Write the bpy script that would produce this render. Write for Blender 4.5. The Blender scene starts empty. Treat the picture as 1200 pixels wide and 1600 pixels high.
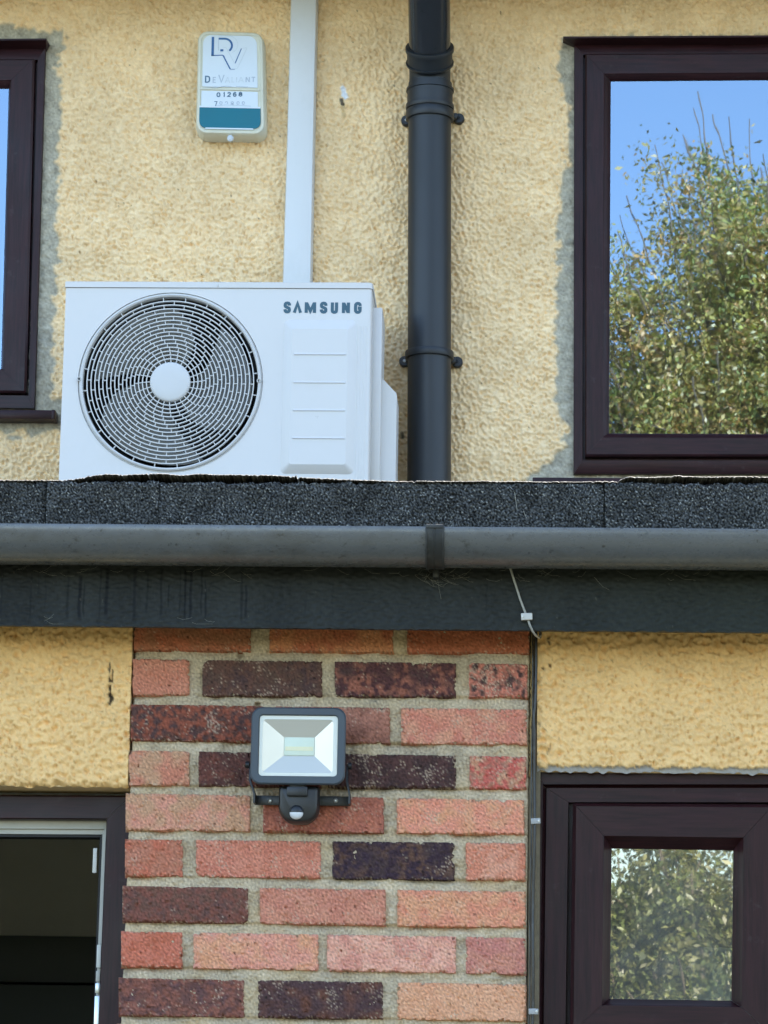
import bpy, math, random
import numpy as np
from mathutils import Vector

# ------------------------------------------------------------------ camera, world, sun, exposure
scene = bpy.context.scene
COL = scene.collection
R = math.radians
PITCH, YAW, ROLL, FPX = R(11.60), R(2.56), R(0.93), 4830.0
CAMZ = 1.6
_f = np.array([-math.sin(YAW)*math.cos(PITCH), math.cos(YAW)*math.cos(PITCH), math.sin(PITCH)])
_r = np.array([math.cos(YAW), math.sin(YAW), 0.0])
_u = np.cross(_r, _f)
CR = math.cos(ROLL)*_r + math.sin(ROLL)*_u
CU = -math.sin(ROLL)*_r + math.cos(ROLL)*_u
cam_data = bpy.data.cameras.new('camera')
cam = bpy.data.objects.new('camera', cam_data)
COL.objects.link(cam)
from mathutils import Matrix
cam.matrix_world = Matrix(((CR[0], CU[0], -_f[0], 0), (CR[1], CU[1], -_f[1], 0), (CR[2], CU[2], -_f[2], CAMZ), (0, 0, 0, 1)))
cam_data.sensor_fit = 'HORIZONTAL'
cam_data.sensor_width = 36
cam_data.lens = 36*FPX/1200
cam_data.clip_end = 500
scene.camera = cam

SUN_EL, SUN_AZ = R(46), R(62)          # azimuth counted from +X towards +Y (behind the house)
sdir = Vector((math.cos(SUN_AZ)*math.cos(SUN_EL), math.sin(SUN_AZ)*math.cos(SUN_EL), math.sin(SUN_EL)))
world = bpy.data.worlds.new('World')
scene.world = world
world.use_nodes = True
wn = world.node_tree
sky = wn.nodes.new('ShaderNodeTexSky')
sky.sky_type = 'NISHITA'
sky.sun_disc = False
sky.sun_elevation = SUN_EL
sky.sun_rotation = math.pi/2 - SUN_AZ
sky.air_density = 1.0
sky.dust_density = 1.2
sky.ozone_density = 1.0
wn.links.new(sky.outputs[0], wn.nodes['Background'].inputs[0])
wn.nodes['Background'].inputs[1].default_value = 0.13
sl = bpy.data.lights.new('sun', 'SUN')
sl.energy = 4.6
sl.angle = R(0.5)
sl.color = (1.0, 0.93, 0.82)
so = bpy.data.objects.new('sun', sl)
COL.objects.link(so)
so.rotation_euler = sdir.to_track_quat('Z', 'Y').to_euler()
so.location = (3, 4, 12)
scene.view_settings.view_transform = 'Standard'
scene.view_settings.look = 'None'
scene.view_settings.exposure = 2.53
scene.view_settings.gamma = 1
scene.cycles.max_bounces = 8
scene.cycles.transparent_max_bounces = 8
scene.cycles.use_adaptive_sampling = True

# ------------------------------------------------------------------ helpers
def P(px, py, Y):
    """point of the vertical plane at depth Y seen at photo position px, py -> (X, Z)"""
    d = _f + CR*((px-600)/FPX) + CU*((800-py)/FPX)
    t = Y/d[1]
    return (d[0]*t, CAMZ+d[2]*t)

def P3(px, py, Y):
    a = P(px, py, Y)
    return (a[0], Y, a[1])

def S(r, g, b):
    def c(v):
        v /= 255.0
        return v/12.92 if v <= 0.04045 else ((v+0.055)/1.055)**2.4
    return (c(r), c(g), c(b))

WL = {}
def wl(o):
    return WL.get(o.name, np.zeros(3)) if o else np.zeros(3)

def tag(o, label=None, cat=None, group=None, kind=None):
    if label: o['label'] = label
    if cat: o['category'] = cat
    if group: o['group'] = group
    if kind: o['kind'] = kind
    return o

def thing(name, label, cat, loc, group=None):
    o = bpy.data.objects.new(name, None)
    COL.objects.link(o)
    o.location = loc
    o.empty_display_size = 0.05
    WL[o.name] = np.array(loc, float)
    return tag(o, label, cat, group)

def mesh_obj(name, V, F, mat, parent=None, smooth=0, col=None, origin=None):
    """smooth = 0 flat, otherwise the sharp-edge angle in degrees"""
    V = np.asarray(V, float).reshape(-1, 3)
    base = wl(parent)
    if origin is None:
        lo, hi = V.min(0), V.max(0)
        origin = np.array([(lo[0]+hi[0])/2, (lo[1]+hi[1])/2, lo[2]])
    origin = np.array(origin, float)
    me = bpy.data.meshes.new(name)
    VV = (V-origin)
    if isinstance(F, np.ndarray):
        n, k = F.shape
        me.vertices.add(len(VV))
        me.vertices.foreach_set('co', VV.astype(np.float32).ravel())
        me.loops.add(n*k)
        me.loops.foreach_set('vertex_index', F.astype(np.int32).ravel())
        me.polygons.add(n)
        me.polygons.foreach_set('loop_start', np.arange(0, n*k, k, dtype=np.int32))
        me.polygons.foreach_set('loop_total', np.full(n, k, dtype=np.int32))
        me.update(calc_edges=True)
    else:
        me.from_pydata([tuple(v) for v in VV], [], F)
        me.update()
    if smooth:
        me.polygons.foreach_set('use_smooth', np.ones(len(me.polygons), dtype=bool))
        if smooth < 179:
            me.set_sharp_from_angle(angle=R(smooth))
    if col is not None:
        a = me.color_attributes.new('Col', 'FLOAT_COLOR', 'POINT')
        c = np.ones((len(VV), 4), np.float32)
        c[:, :3] = col
        a.data.foreach_set('color', c.ravel())
    if mat:
        me.materials.append(mat)
    o = bpy.data.objects.new(name, me)
    COL.objects.link(o)
    if parent: o.parent = parent
    o.location = origin-base
    WL[o.name] = origin
    return o

class MB:
    def __init__(self): self.V = []; self.F = []
    def add(self, V, F):
        b = len(self.V)
        self.V += [tuple(v) for v in V]
        self.F += [tuple(i+b for i in f) for f in F]
        return self
    def box(self, a, b, bev=0.0):
        x0, x1 = sorted((a[0], b[0])); y0, y1 = sorted((a[1], b[1])); z0, z1 = sorted((a[2], b[2]))
        if bev <= 0:
            V = [(x, y, z) for z in (z0, z1) for y in (y0, y1) for x in (x0, x1)]
            F = [(0, 2, 3, 1), (4, 5, 7, 6), (0, 1, 5, 4), (2, 6, 7, 3), (0, 4, 6, 2), (1, 3, 7, 5)]
            return self.add(V, F)
        import bmesh
        bm = bmesh.new()
        bmesh.ops.create_cube(bm, size=1)
        for v in bm.verts:
            v.co = Vector(((x0+x1)/2+v.co.x*(x1-x0), (y0+y1)/2+v.co.y*(y1-y0), (z0+z1)/2+v.co.z*(z1-z0)))
        bmesh.ops.bevel(bm, geom=bm.edges[:], offset=min(bev, .45*min(x1-x0, y1-y0, z1-z0)), segments=2, affect='EDGES', profile=.5)
        bm.verts.index_update()
        self.add([tuple(v.co) for v in bm.verts], [tuple(v.index for v in f.verts) for f in bm.faces])
        bm.free()
        return self
    def loft(self, rings, closed=True, cap0=False, cap1=False):
        n = len(rings[0]); b = len(self.V)
        for r in rings: self.V += [tuple(p) for p in r]
        for i in range(len(rings)-1):
            for j in range(n if closed else n-1):
                k = (j+1) % n
                self.F.append((b+i*n+j, b+i*n+k, b+(i+1)*n+k, b+(i+1)*n+j))
        if cap0: self.F.append(tuple(b+j for j in range(n-1, -1, -1)))
        if cap1: self.F.append(tuple(b+(len(rings)-1)*n+j for j in range(n)))
        return self
    def tube(self, pts, r, n=12, cap=True):
        pts = [Vector(p) for p in pts]
        rs = r if isinstance(r, (list, tuple)) else [r]*len(pts)
        rings = []
        up = Vector((0, -1, 0.01))
        for i, p in enumerate(pts):
            t = (pts[min(i+1, len(pts)-1)]-pts[max(i-1, 0)]).normalized()
            u = up-t*up.dot(t)
            if u.length < 1e-3: u = Vector((1, 0, 0))
            u.normalize(); w = t.cross(u)
            up = u
            rings.append([p+u*(rs[i]*math.cos(2*math.pi*k/n))+w*(rs[i]*math.sin(2*math.pi*k/n)) for k in range(n)])
        return self.loft(rings, True, cap, cap)
    def lathe(self, c, axis, prof, n=32, cap0=False, cap1=False):
        """prof: list of (distance along the axis, radius)"""
        a = Vector(axis).normalized(); c = Vector(c)
        u = a.cross(Vector((0, 0, 1)))
        if u.length < 1e-3: u = Vector((1, 0, 0))
        u.normalize(); w = a.cross(u)
        rings = [[c+a*s+u*(rr*math.cos(2*math.pi*k/n))+w*(rr*math.sin(2*math.pi*k/n)) for k in range(n)] for s, rr in prof]
        return self.loft(rings, True, cap0, cap1)
    def obj(self, name, mat, parent=None, smooth=0, origin=None):
        return mesh_obj(name, self.V, self.F, mat, parent, smooth, None, origin)

def rrect(x0, x1, z0, z1, r, n=5):
    """rounded rectangle outline (x, z), counter-clockwise seen from the camera"""
    out = []
    rr = r if isinstance(r, (list, tuple)) else (r, r, r, r)   # bl, br, tr, tl
    for (cx, cz, a0, q) in ((x0+rr[0], z0+rr[0], 180, rr[0]), (x1-rr[1], z0+rr[1], 270, rr[1]), (x1-rr[2], z1-rr[2], 0, rr[2]), (x0+rr[3], z1-rr[3], 90, rr[3])):
        for i in range(n+1):
            a = R(a0+90*i/n)
            out.append((cx+q*math.cos(a), cz+q*math.sin(a)))
    return out

_seed = [0]
def bandnoise(shape, step, lam, seed=None, width=.35, aniso=1.0):
    """random field of unit deviation whose features measure about lam metres"""
    _seed[0] += 1
    rng = np.random.default_rng(seed if seed is not None else _seed[0])
    n = rng.standard_normal(shape)
    fz = np.fft.fftfreq(shape[0], step)[:, None]; fx = np.fft.rfftfreq(shape[1], step)[None, :]
    k = np.sqrt((fz*aniso)**2+fx**2)*lam
    w = np.exp(-((k-1)**2)/(2*width**2))
    out = np.fft.irfft2(np.fft.rfft2(n)*w, s=shape)
    return out/out.std()

def lownoise(shape, step, lam, seed=None):
    _seed[0] += 1
    rng = np.random.default_rng(seed if seed is not None else _seed[0])
    n = rng.standard_normal(shape)
    fz = np.fft.fftfreq(shape[0], step)[:, None]; fx = np.fft.rfftfreq(shape[1], step)[None, :]
    k = np.sqrt(fz**2+fx**2)*lam
    out = np.fft.irfft2(np.fft.rfft2(n)*np.exp(-k**2/2), s=shape)
    return out/out.std()

def sstep(a, b, x):
    t = np.clip((x-a)/(b-a), 0, 1)
    return t*t*(3-2*t)

def inpoly(X, Z, poly):
    c = np.zeros(X.shape, bool)
    n = len(poly)
    for i in range(n):
        x0, z0 = poly[i]; x1, z1 = poly[(i+1) % n]
        if z0 == z1: continue
        cond = (z0 > Z) != (z1 > Z)
        c ^= cond & (X < (x1-x0)*(Z-z0)/(z1-z0)+x0)
    return c

def seg_dist(X, Z, pts):
    d = np.full(X.shape, 9.0)
    for (x0, z0), (x1, z1) in zip(pts[:-1], pts[1:]):
        L = (x1-x0)**2+(z1-z0)**2
        t = np.clip(((X-x0)*(x1-x0)+(Z-z0)*(z1-z0))/L, 0, 1)
        d = np.minimum(d, np.hypot(X-x0-t*(x1-x0), Z-z0-t*(z1-z0)))
    return d

def grid_faces(nz, nx, keep=None):
    i = np.arange(nz-1)[:, None]*nx+np.arange(nx-1)[None, :]
    F = np.stack([i, i+nx, i+nx+1, i+1], -1)      # row index grows with Z; normal towards -Y
    F = F[:, :, ::-1][..., [0, 1, 2, 3]]
    F = F.reshape(-1, 4)
    if keep is not None: F = F[keep.reshape(-1)]
    return F

# ------------------------------------------------------------------ materials
class NT:
    def __init__(self, name):
        self.m = bpy.data.materials.new(name)
        self.m.use_nodes = True
        self.t = self.m.node_tree
        self.b = self.t.nodes['Principled BSDF']
        self.out = self.t.nodes['Material Output']
        self.co = self.t.nodes.new('ShaderNodeTexCoord')
    def n(self, typ, **kw):
        o = self.t.nodes.new(typ)
        for k, v in kw.items(): setattr(o, k, v)
        return o
    def l(self, a, b): self.t.links.new(a, b)
    def mapped(self, scale=(1, 1, 1)):
        mp = self.n('ShaderNodeMapping'); mp.inputs['Scale'].default_value = scale
        g = self.n('ShaderNodeNewGeometry')
        self.l(g.outputs['Position'], mp.inputs[0])
        return mp.outputs[0]
    def noise(self, scale, detail=4, rough=.6, mscale=(1, 1, 1)):
        o = self.n('ShaderNodeTexNoise')
        o.inputs['Scale'].default_value = scale; o.inputs['Detail'].default_value = detail; o.inputs['Roughness'].default_value = rough
        self.l(self.mapped(mscale), o.inputs['Vector'])
        return o.outputs['Fac']
    def ramp(self, fac, a, b, c0=(0, 0, 0), c1=(1, 1, 1)):
        o = self.n('ShaderNodeValToRGB')
        o.color_ramp.elements[0].position = a; o.color_ramp.elements[1].position = b
        o.color_ramp.elements[0].color = (*c0, 1); o.color_ramp.elements[1].color = (*c1, 1)
        self.l(fac, o.inputs[0])
        return o.outputs[0]
    def mix(self, fac, a, b, mode='MIX'):
        o = self.n('ShaderNodeMixRGB', blend_type=mode)
        for i, v in ((0, fac), (1, a), (2, b)):
            if isinstance(v, (int, float)): o.inputs[i].default_value = v
            elif isinstance(v, tuple): o.inputs[i].default_value = (*v, 1)
            else: self.l(v, o.inputs[i])
        return o.outputs[0]
    def bump(self, h, strength=.3, dist=.001, prev=None):
        o = self.n('ShaderNodeBump')
        o.inputs['Strength'].default_value = strength; o.inputs['Distance'].default_value = dist
        self.l(h, o.inputs['Height'])
        if prev: self.l(prev, o.inputs['Normal'])
        return o.outputs[0]
    def vcol(self):
        o = self.n('ShaderNodeAttribute'); o.attribute_name = 'Col'
        return o.outputs['Color']
    def fin(self, col=None, rough=None, normal=None, metal=0, spec=.5, coat=0):
        b = self.b
        if isinstance(col, tuple): b.inputs['Base Color'].default_value = (*col, 1)
        elif col is not None: self.l(col, b.inputs['Base Color'])
        if isinstance(rough, (int, float)): b.inputs['Roughness'].default_value = rough
        elif rough is not None: self.l(rough, b.inputs['Roughness'])
        if normal is not None: self.l(normal, b.inputs['Normal'])
        b.inputs['Metallic'].default_value = metal
        b.inputs['Specular IOR Level'].default_value = spec
        if coat: b.inputs['Coat Weight'].default_value = coat
        return self.m

def simple(name, col, rough=.5, var=.12, scale=30, bump=.0, bscale=400, metal=0, spec=.5, dirt=None, dirt_amt=.5):
    t = NT(name)
    n = t.noise(scale, 5)
    c = t.mix(n, tuple(v*(1-var) for v in col), tuple(min(1, v*(1+var)) for v in col))
    if dirt:
        d = t.ramp(t.noise(scale*.6, 8, .7), .52, .72)
        dm = t.mix(1.0, d, (dirt_amt,)*3, 'MULTIPLY')
        c = t.mix(dm, c, dirt)
    rn = t.n('ShaderNodeMapRange'); rn.inputs[3].default_value = max(.02, rough-.07); rn.inputs[4].default_value = min(1, rough+.1)
    t.l(n, rn.inputs[0])
    nm = t.bump(t.noise(bscale, 3), bump, .001) if bump else None
    return t.fin(c, rn.outputs[0], nm, metal, spec)

M = {}
def vmat(name, rough, bscale, bstr, dist=.001, spec=.3):
    t = NT(name)
    n = t.noise(bscale, 5, .7)
    c = t.mix(.35, t.vcol(), t.mix(1.0, t.vcol(), t.ramp(n, .3, .7, (.75,)*3, (1.2,)*3), 'MULTIPLY'))
    return t.fin(c, rough, t.bump(n, bstr, dist), 0, spec)
M['stucco'] = vmat('painted_roughcast', .75, 260, .35, .0012)
M['brick'] = vmat('rustic_brick', .9, 420, .6, .0016, .25)
M['mortar'] = vmat('cement_mortar', .95, 500, .7, .0014, .2)
M['felt'] = vmat('mineral_felt', .75, 900, .5, .001, .22)
M['ac_white'] = simple('ac_painted_steel', (.62, .60, .565), .38, .02, 12, .04, 700, dirt=(.50, .47, .40), dirt_amt=.16)
M['ac_grille'] = simple('ac_grille_plastic', (.58, .57, .54), .45, .03, 12)
M['ac_dark'] = simple('ac_cavity', (.012, .014, .013), .8, .2, 30)
M['ac_blade'] = simple('fan_blade_plastic', (.25, .245, .225), .5, .12, 20, dirt=(.12, .11, .09), dirt_amt=.5)
M['logo'] = simple('logo_slate', (.035, .095, .13), .5, .05)
M['trunk'] = simple('white_pvc', (.62, .63, .62), .4, .03, 8, dirt=(.48, .48, .42), dirt_amt=.3)
M['alarm'] = simple('aged_cream_plastic', (.66, .65, .53), .45, .05, 20, dirt=(.45, .42, .3), dirt_amt=.25)
M['label'] = simple('alarm_label', (.66, .73, .79), .4, .03, 20)
M['alarm_blue'] = simple('alarm_blue_lens', (.0, .15, .215), .6, .12, 12)
M['print_blue'] = simple('print_blue', (.02, .11, .30), .5, .35, 150)
M['print_grey'] = simple('print_faded_grey', (.42, .49, .58), .5, .3, 220)
M['print_dark'] = simple('print_slate', (.08, .16, .24), .5, .35, 200)
M['print_pale'] = simple('print_very_faded', (.56, .63, .68), .5, .3, 220)

def pipe_mat(name, col, rough):
    t = NT(name)
    n = t.noise(9, 6, .65); s = t.noise(260, 3, .5, (1, 1, .02))
    c = t.mix(n, tuple(v*.7 for v in col), tuple(v*1.5 for v in col))
    spots = t.ramp(t.noise(55, 4, .6), .66, .72)
    c = t.mix(t.mix(1.0, spots, (.5,)*3, 'MULTIPLY'), c, (.01, .012, .013))
    rr = t.n('ShaderNodeMapRange'); rr.inputs[3].default_value = rough-.05; rr.inputs[4].default_value = rough+.18
    t.l(n, rr.inputs[0])
    return t.fin(c, rr.outputs[0], t.bump(s, .06, .0006), 0, .5)
M['pipe'] = pipe_mat('black_pvc_pipe', (.009, .0125, .016), .40)
M['pipe_gloss'] = pipe_mat('glossy_pvc_pipe', (.018, .02, .023), .10)

def gutter_mat():
    t = NT('weathered_gutter')
    n = t.noise(6, 7, .7, (1, 1, 3)); fine = t.noise(90, 5, .7, (.6, 1, 1))
    c = t.mix(n, (.075, .080, .084), (.115, .122, .126))
    sm = t.ramp(t.noise(38, 7, .7, (1, 1, 1.6)), .60, .68)
    c = t.mix(t.mix(1.0, sm, (.6,)*3, 'MULTIPLY'), c, (.02, .022, .022))
    sp = t.ramp(t.noise(130, 2, .5), .69, .72)
    c = t.mix(t.mix(1.0, sp, (.8,)*3, 'MULTIPLY'), c, (.012, .013, .012))
    st = t.ramp(t.noise(16, 6, .7, (6, 1, .5)), .6, .7)
    c = t.mix(t.mix(1.0, st, (.35,)*3, 'MULTIPLY'), c, (.13, .125, .11))
    grime = t.ramp(t.noise(11, 8, .72, (.7, 1, 1)), .50, .66)
    c = t.mix(t.mix(1.0, grime, (.45,)*3, 'MULTIPLY'), c, (.045, .042, .034))      # patchy grime, anywhere on the gutter
    return t.fin(c, t.ramp(fine, .3, .7, (.20,)*3, (.38,)*3), t.bump(fine, .15, .0005), 0, .7)
M['gutter'] = gutter_mat()
M['gutter_clip'] = simple('dirty_gutter_clip', (.022, .024, .024), .6, .3, 60, .2, dirt=(.12, .12, .10), dirt_amt=.5)

def fascia_mat():
    t = NT('painted_fascia')
    brush = t.noise(40, 5, .6, (.25, 1, 6)); n = t.noise(3.5, 5, .6)
    c = t.mix(n, (.013, .018, .019), (.018, .025, .031))
    c = t.mix(.25, c, t.mix(brush, (.01, .015, .015), (.03, .04, .042)))
    # runs of dirty water: narrow in X, long in Z, only on part of the board
    run = t.ramp(t.noise(16, 3, .55, (4.5, 1, .25)), .60, .66)
    where = t.ramp(t.noise(1.6, 2, .5), .42, .55)
    sp = t.n('ShaderNodeSeparateXYZ'); g = t.n('ShaderNodeNewGeometry'); t.l(g.outputs['Position'], sp.inputs[0])
    lf = t.n('ShaderNodeMapRange'); lf.inputs[1].default_value = -.62; lf.inputs[2].default_value = -.25
    lf.inputs[3].default_value = 1; lf.inputs[4].default_value = .12
    t.l(sp.outputs[0], lf.inputs[0])
    runm = t.mix(1.0, t.mix(1.0, run, t.mix(.6, (1, 1, 1), where), 'MULTIPLY'), lf.outputs[0], 'MULTIPLY')
    c = t.mix(t.mix(1.0, runm, (.75,)*3, 'MULTIPLY'), c, (.010, .014, .020))
    web = t.ramp(t.noise(45, 8, .75, (1, 1, 1)), .66, .72)
    c = t.mix(t.mix(1.0, web, (.22,)*3, 'MULTIPLY'), c, (.16, .16, .14))
    return t.fin(c, .55, t.bump(brush, .25, .0006), 0, .3)
M['fascia'] = fascia_mat()

def foil_mat(name, a, b, zgrain):
    t = NT(name)
    sc = (1, 1, .06) if zgrain else (.06, 1, 1)
    g = t.noise(170, 5, .65, sc); n = t.noise(5, 4)
    c = t.mix(t.ramp(g, .35, .65), a, b)
    c = t.mix(.3, c, t.mix(n, tuple(v*.6 for v in a), tuple(v*1.5 for v in b)))
    dust = t.ramp(t.noise(26, 8, .7), .6, .78)
    c = t.mix(t.mix(1.0, dust, (.10,)*3, 'MULTIPLY'), c, (.3, .28, .26))
    return t.fin(c, t.ramp(n, .3, .7, (.30,)*3, (.48,)*3), t.bump(g, .3, .0006), 0, .24)
M['foilV'] = foil_mat('rosewood_foil_upright', (.008, .003, .004), (.034, .010, .012), True)
M['foilH'] = foil_mat('rosewood_foil_level', (.008, .003, .004), (.034, .010, .012), False)
M['rubber'] = simple('black_gasket', (.008, .008, .009), .6, .1)
M['white_pvc'] = simple('white_frame_inside', (.42, .41, .36), .5, .08, 30, dirt=(.3, .28, .22), dirt_amt=.4)
M['steel'] = simple('hinge_steel', (.55, .6, .62), .3, .15, 60, metal=.9)
M['hinge_white'] = simple('white_keep', (.6, .6, .55), .5, .05)

def glass_mat(name, refl, dust, tint=(.8, .85, .82), wob=.0, rgh=.0, gtint=(.9, .96, 1)):
    t = NT(name)
    t.t.nodes.remove(t.b)
    g = t.n('ShaderNodeBsdfGlossy'); g.inputs['Roughness'].default_value = rgh
    if wob:
        nm = t.bump(t.noise(7, 2, .5, (1, 1, .5)), 1.0, wob)
        t.l(nm, g.inputs['Normal'])
    g.inputs['Color'].default_value = (*gtint, 1)
    tr = t.n('ShaderNodeBsdfTransparent'); tr.inputs[0].default_value = (*tint, 1)
    d = t.n('ShaderNodeBsdfDiffuse')
    dn = t.noise(9, 6, .6)
    t.l(t.mix(dn, (.45, .43, .38), (.72, .70, .64)), d.inputs[0])
    m1 = t.n('ShaderNodeMixShader'); m1.inputs[0].default_value = refl
    t.l(tr.outputs[0], m1.inputs[1]); t.l(g.outputs[0], m1.inputs[2])
    m2 = t.n('ShaderNodeMixShader')
    rr = t.n('ShaderNodeMapRange'); rr.inputs[1].default_value = .3; rr.inputs[2].default_value = .7
    rr.inputs[3].default_value = dust*.5; rr.inputs[4].default_value = dust*1.5
    t.l(dn, rr.inputs[0]); t.l(rr.outputs[0], m2.inputs[0])
    t.l(m1.outputs[0], m2.inputs[1]); t.l(d.outputs[0], m2.inputs[2])
    t.l(m2.outputs[0], t.out.inputs['Surface'])
    return t.m
M['glass_up'] = glass_mat('window_glass', .30, .015, wob=.00012, rgh=.010, gtint=(.60, .79, .98))
M['glass_low'] = glass_mat('dusty_window_glass', .30, .12, wob=.00012, rgh=.010, gtint=(.95, .95, .84))
M['lamp_glass'] = glass_mat('lamp_glass', .05, .01, (.95, .95, .95))
M['lamp_body'] = simple('anthracite_aluminium', (.045, .06, .075), .45, .06, 40, .1, 500)
M['sensor'] = simple('black_sensor_plastic', (.012, .013, .014), .42, .1, 40)
M['bracket'] = simple('black_bracket_steel', (.012, .014, .016), .4, .1, 40)
M['lens'] = simple('milky_lens', (.62, .64, .66), .3, .04)
M['reflector'] = simple('satin_reflector', (.60, .54, .44), .36, .02, 20, metal=.8)
M['gasket_white'] = simple('cream_gasket', (.70, .68, .58), .5, .03)
M['led'] = simple('led_chip', (.60, .66, .50), .35, .08, 60)
M['led_yellow'] = simple('led_phosphor', (.72, .66, .36), .35, .06, 90)
M['screw'] = simple('zinc_screw', (.5, .5, .48), .35, .1, metal=.8)
M['cable_grey'] = simple('weathered_grey_cable', (.34, .34, .31), .45, .3, 120)
M['cable_black'] = simple('black_cable', (.012, .012, .013), .3, .3, 100, dirt=(.2, .2, .18), dirt_amt=.25)
M['clip_grey'] = simple('grey_cable_clip', (.33, .33, .32), .5, .1, 80)
M['clip_white'] = simple('white_cable_clip', (.55, .55, .53), .5, .1, 80)
M['web'] = simple('old_cobweb', (.30, .29, .24), .9, .3, 200)
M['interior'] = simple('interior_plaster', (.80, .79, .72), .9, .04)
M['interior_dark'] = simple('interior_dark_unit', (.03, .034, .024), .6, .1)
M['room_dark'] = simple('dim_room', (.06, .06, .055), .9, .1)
M['curtain'] = simple('pale_blind', (.5, .55, .55), .9, .05)
M['soffit'] = simple('white_soffit_board', (.5, .48, .43), .6, .06, 10)
M['tiles'] = simple('roof_tile_clay', (.16, .08, .05), .85, .3, 6)
M['patio'] = simple('buff_paving', (.11, .09, .065), .9, .2, 3)
M['lawn'] = simple('mown_grass', (.045, .045, .02), .95, .35, 3)
M['wood_bark'] = simple('grey_bark', (.16, .13, .10), .9, .3, 12, .6, 40)

def leaf_mat(name):
    t = NT(name)
    t.t.nodes.remove(t.b)
    d = t.n('ShaderNodeBsdfDiffuse'); tl = t.n('ShaderNodeBsdfTranslucent'); g = t.n('ShaderNodeBsdfGlossy')
    g.inputs['Roughness'].default_value = .45
    v = t.vcol()
    t.l(v, d.inputs[0]); t.l(t.mix(1.0, v, (1.3, 1.25, .7), 'MULTIPLY'), tl.inputs[0])
    m = t.n('ShaderNodeMixShader'); m.inputs[0].default_value = .35
    t.l(d.outputs[0], m.inputs[1]); t.l(tl.outputs[0], m.inputs[2])
    m2 = t.n('ShaderNodeMixShader'); m2.inputs[0].default_value = .06
    t.l(m.outputs[0], m2.inputs[1]); t.l(g.outputs[0], m2.inputs[2])
    t.l(m2.outputs[0], t.out.inputs['Surface'])
    return t.m
M['leaf'] = leaf_mat('leaf')

# ------------------------------------------------------------------ ground and house mass
YL, YU = 5.0, 8.0            # lower and upper wall planes
tag(MB().box((-60, -90, -.3), (60, 3.2, 0)).obj('lawn', M['lawn']), kind='structure')
tag(MB().box((-12, 3.2, -.3), (12, 5.3, .02)).obj('patio', M['patio']), kind='structure')

YEL = np.array([.87, .65, .375]); CEM = np.array([.40, .365, .275])

# --- upper wall
def stucco_height(X, Z, step, big, amp, seed):
    sh = X.shape
    n1 = bandnoise(sh, step, big, seed, .30)
    n2 = bandnoise(sh, step, big*.55, seed+1, .3)
    n3 = lownoise(sh, step, big*4, seed+2)
    dash = bandnoise(sh, step, big*.60, seed+3, .45, 1.25)
    h = amp*(.45*np.tanh(n1)+.35*n2-1.0*sstep(.7, 1.9, dash)+.5*sstep(.4, 1.6, -dash)+.2*n3)
    return h

UW = thing('upper_wall', 'yellow roughcast upper house wall with grey cement patches around its windows', 'wall', (-.35, YU, 2.6))
x0, x1, z0, z1, st = -1.96, 1.26, 3.16, 4.71, .0035
nx, nz = int((x1-x0)/st)+1, int((z1-z0)/st)+1
gx, gz = np.meshgrid(np.linspace(x0, x1, nx), np.linspace(z0, z1, nz))
h = stucco_height(gx, gz, st, .0195, .0062, 11)
fine = bandnoise(gx.shape, st, .010, 15)*.0006
wig = bandnoise(gx.shape, st, .05, 20)*.005 + bandnoise(gx.shape, st, .02, 21)*.0025
wz = bandnoise(gx.shape, st, .03, 22)*.004
def pp(lst, Y): return [P(a, b, Y) for a, b in lst]
patchR = pp([(876, 57), (879, 80), (871, 96), (872, 115), (881, 135), (886, 160), (889, 190), (891, 225), (887, 255), (878, 285), (874, 330), (872, 400), (871, 460), (869, 520), (868, 580), (871, 640), (884, 662), (887, 678), (878, 700), (862, 715), (845, 732), (825, 745), (810, 800), (1500, 800), (1500, 57)], YU)
patchL = pp([(-330, 44), (0, 40), (20, 36), (34, 46), (55, 45), (70, 50), (100, 46), (103, 56), (100, 72), (92, 80), (91, 110), (95, 150), (96, 185), (91, 235), (93, 260), (88, 300), (90, 335), (88, 360), (90, 420), (84, 470), (83, 560), (82, 621), (96, 622), (100, 668), (86, 672), (76, 668), (66, 676), (52, 683), (36, 672), (0, 674), (-330, 676)], YU)
pm = inpoly(gx+wig, gz+wz, patchR) | inpoly(gx+wig, gz+wz, patchL)
spk = P(22, 684, YU)
pm |= ((gx-spk[0])**2/.02**2+(gz-spk[1])**2/.006**2+wig*60) < 1
pmf = pm.astype(float)
for _ in range(1):
    pmf = (pmf+np.roll(pmf, 1, 0)+np.roll(pmf, -1, 0)+np.roll(pmf, 1, 1)+np.roll(pmf, -1, 1))/5
smooth_h = -.0045+lownoise(gx.shape, st, .03, 31)*.0012+bandnoise(gx.shape, st, .011, 32)*.0006
H = h*(1-pmf)+smooth_h*pmf+fine
tone = lownoise(gx.shape, st, .25, 33); tone2 = lownoise(gx.shape, st, .04, 34)
C = YEL[None, None]*(1+.035*tone[..., None]+.03*tone2[..., None]*np.array([.6, 1, 1.6]))
cem = CEM[None, None]*(1+.10*lownoise(gx.shape, st, .03, 35)[..., None]+.10*bandnoise(gx.shape, st, .01, 36)[..., None])
C = C*(1-pmf[..., None])+cem*pmf[..., None]
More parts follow.
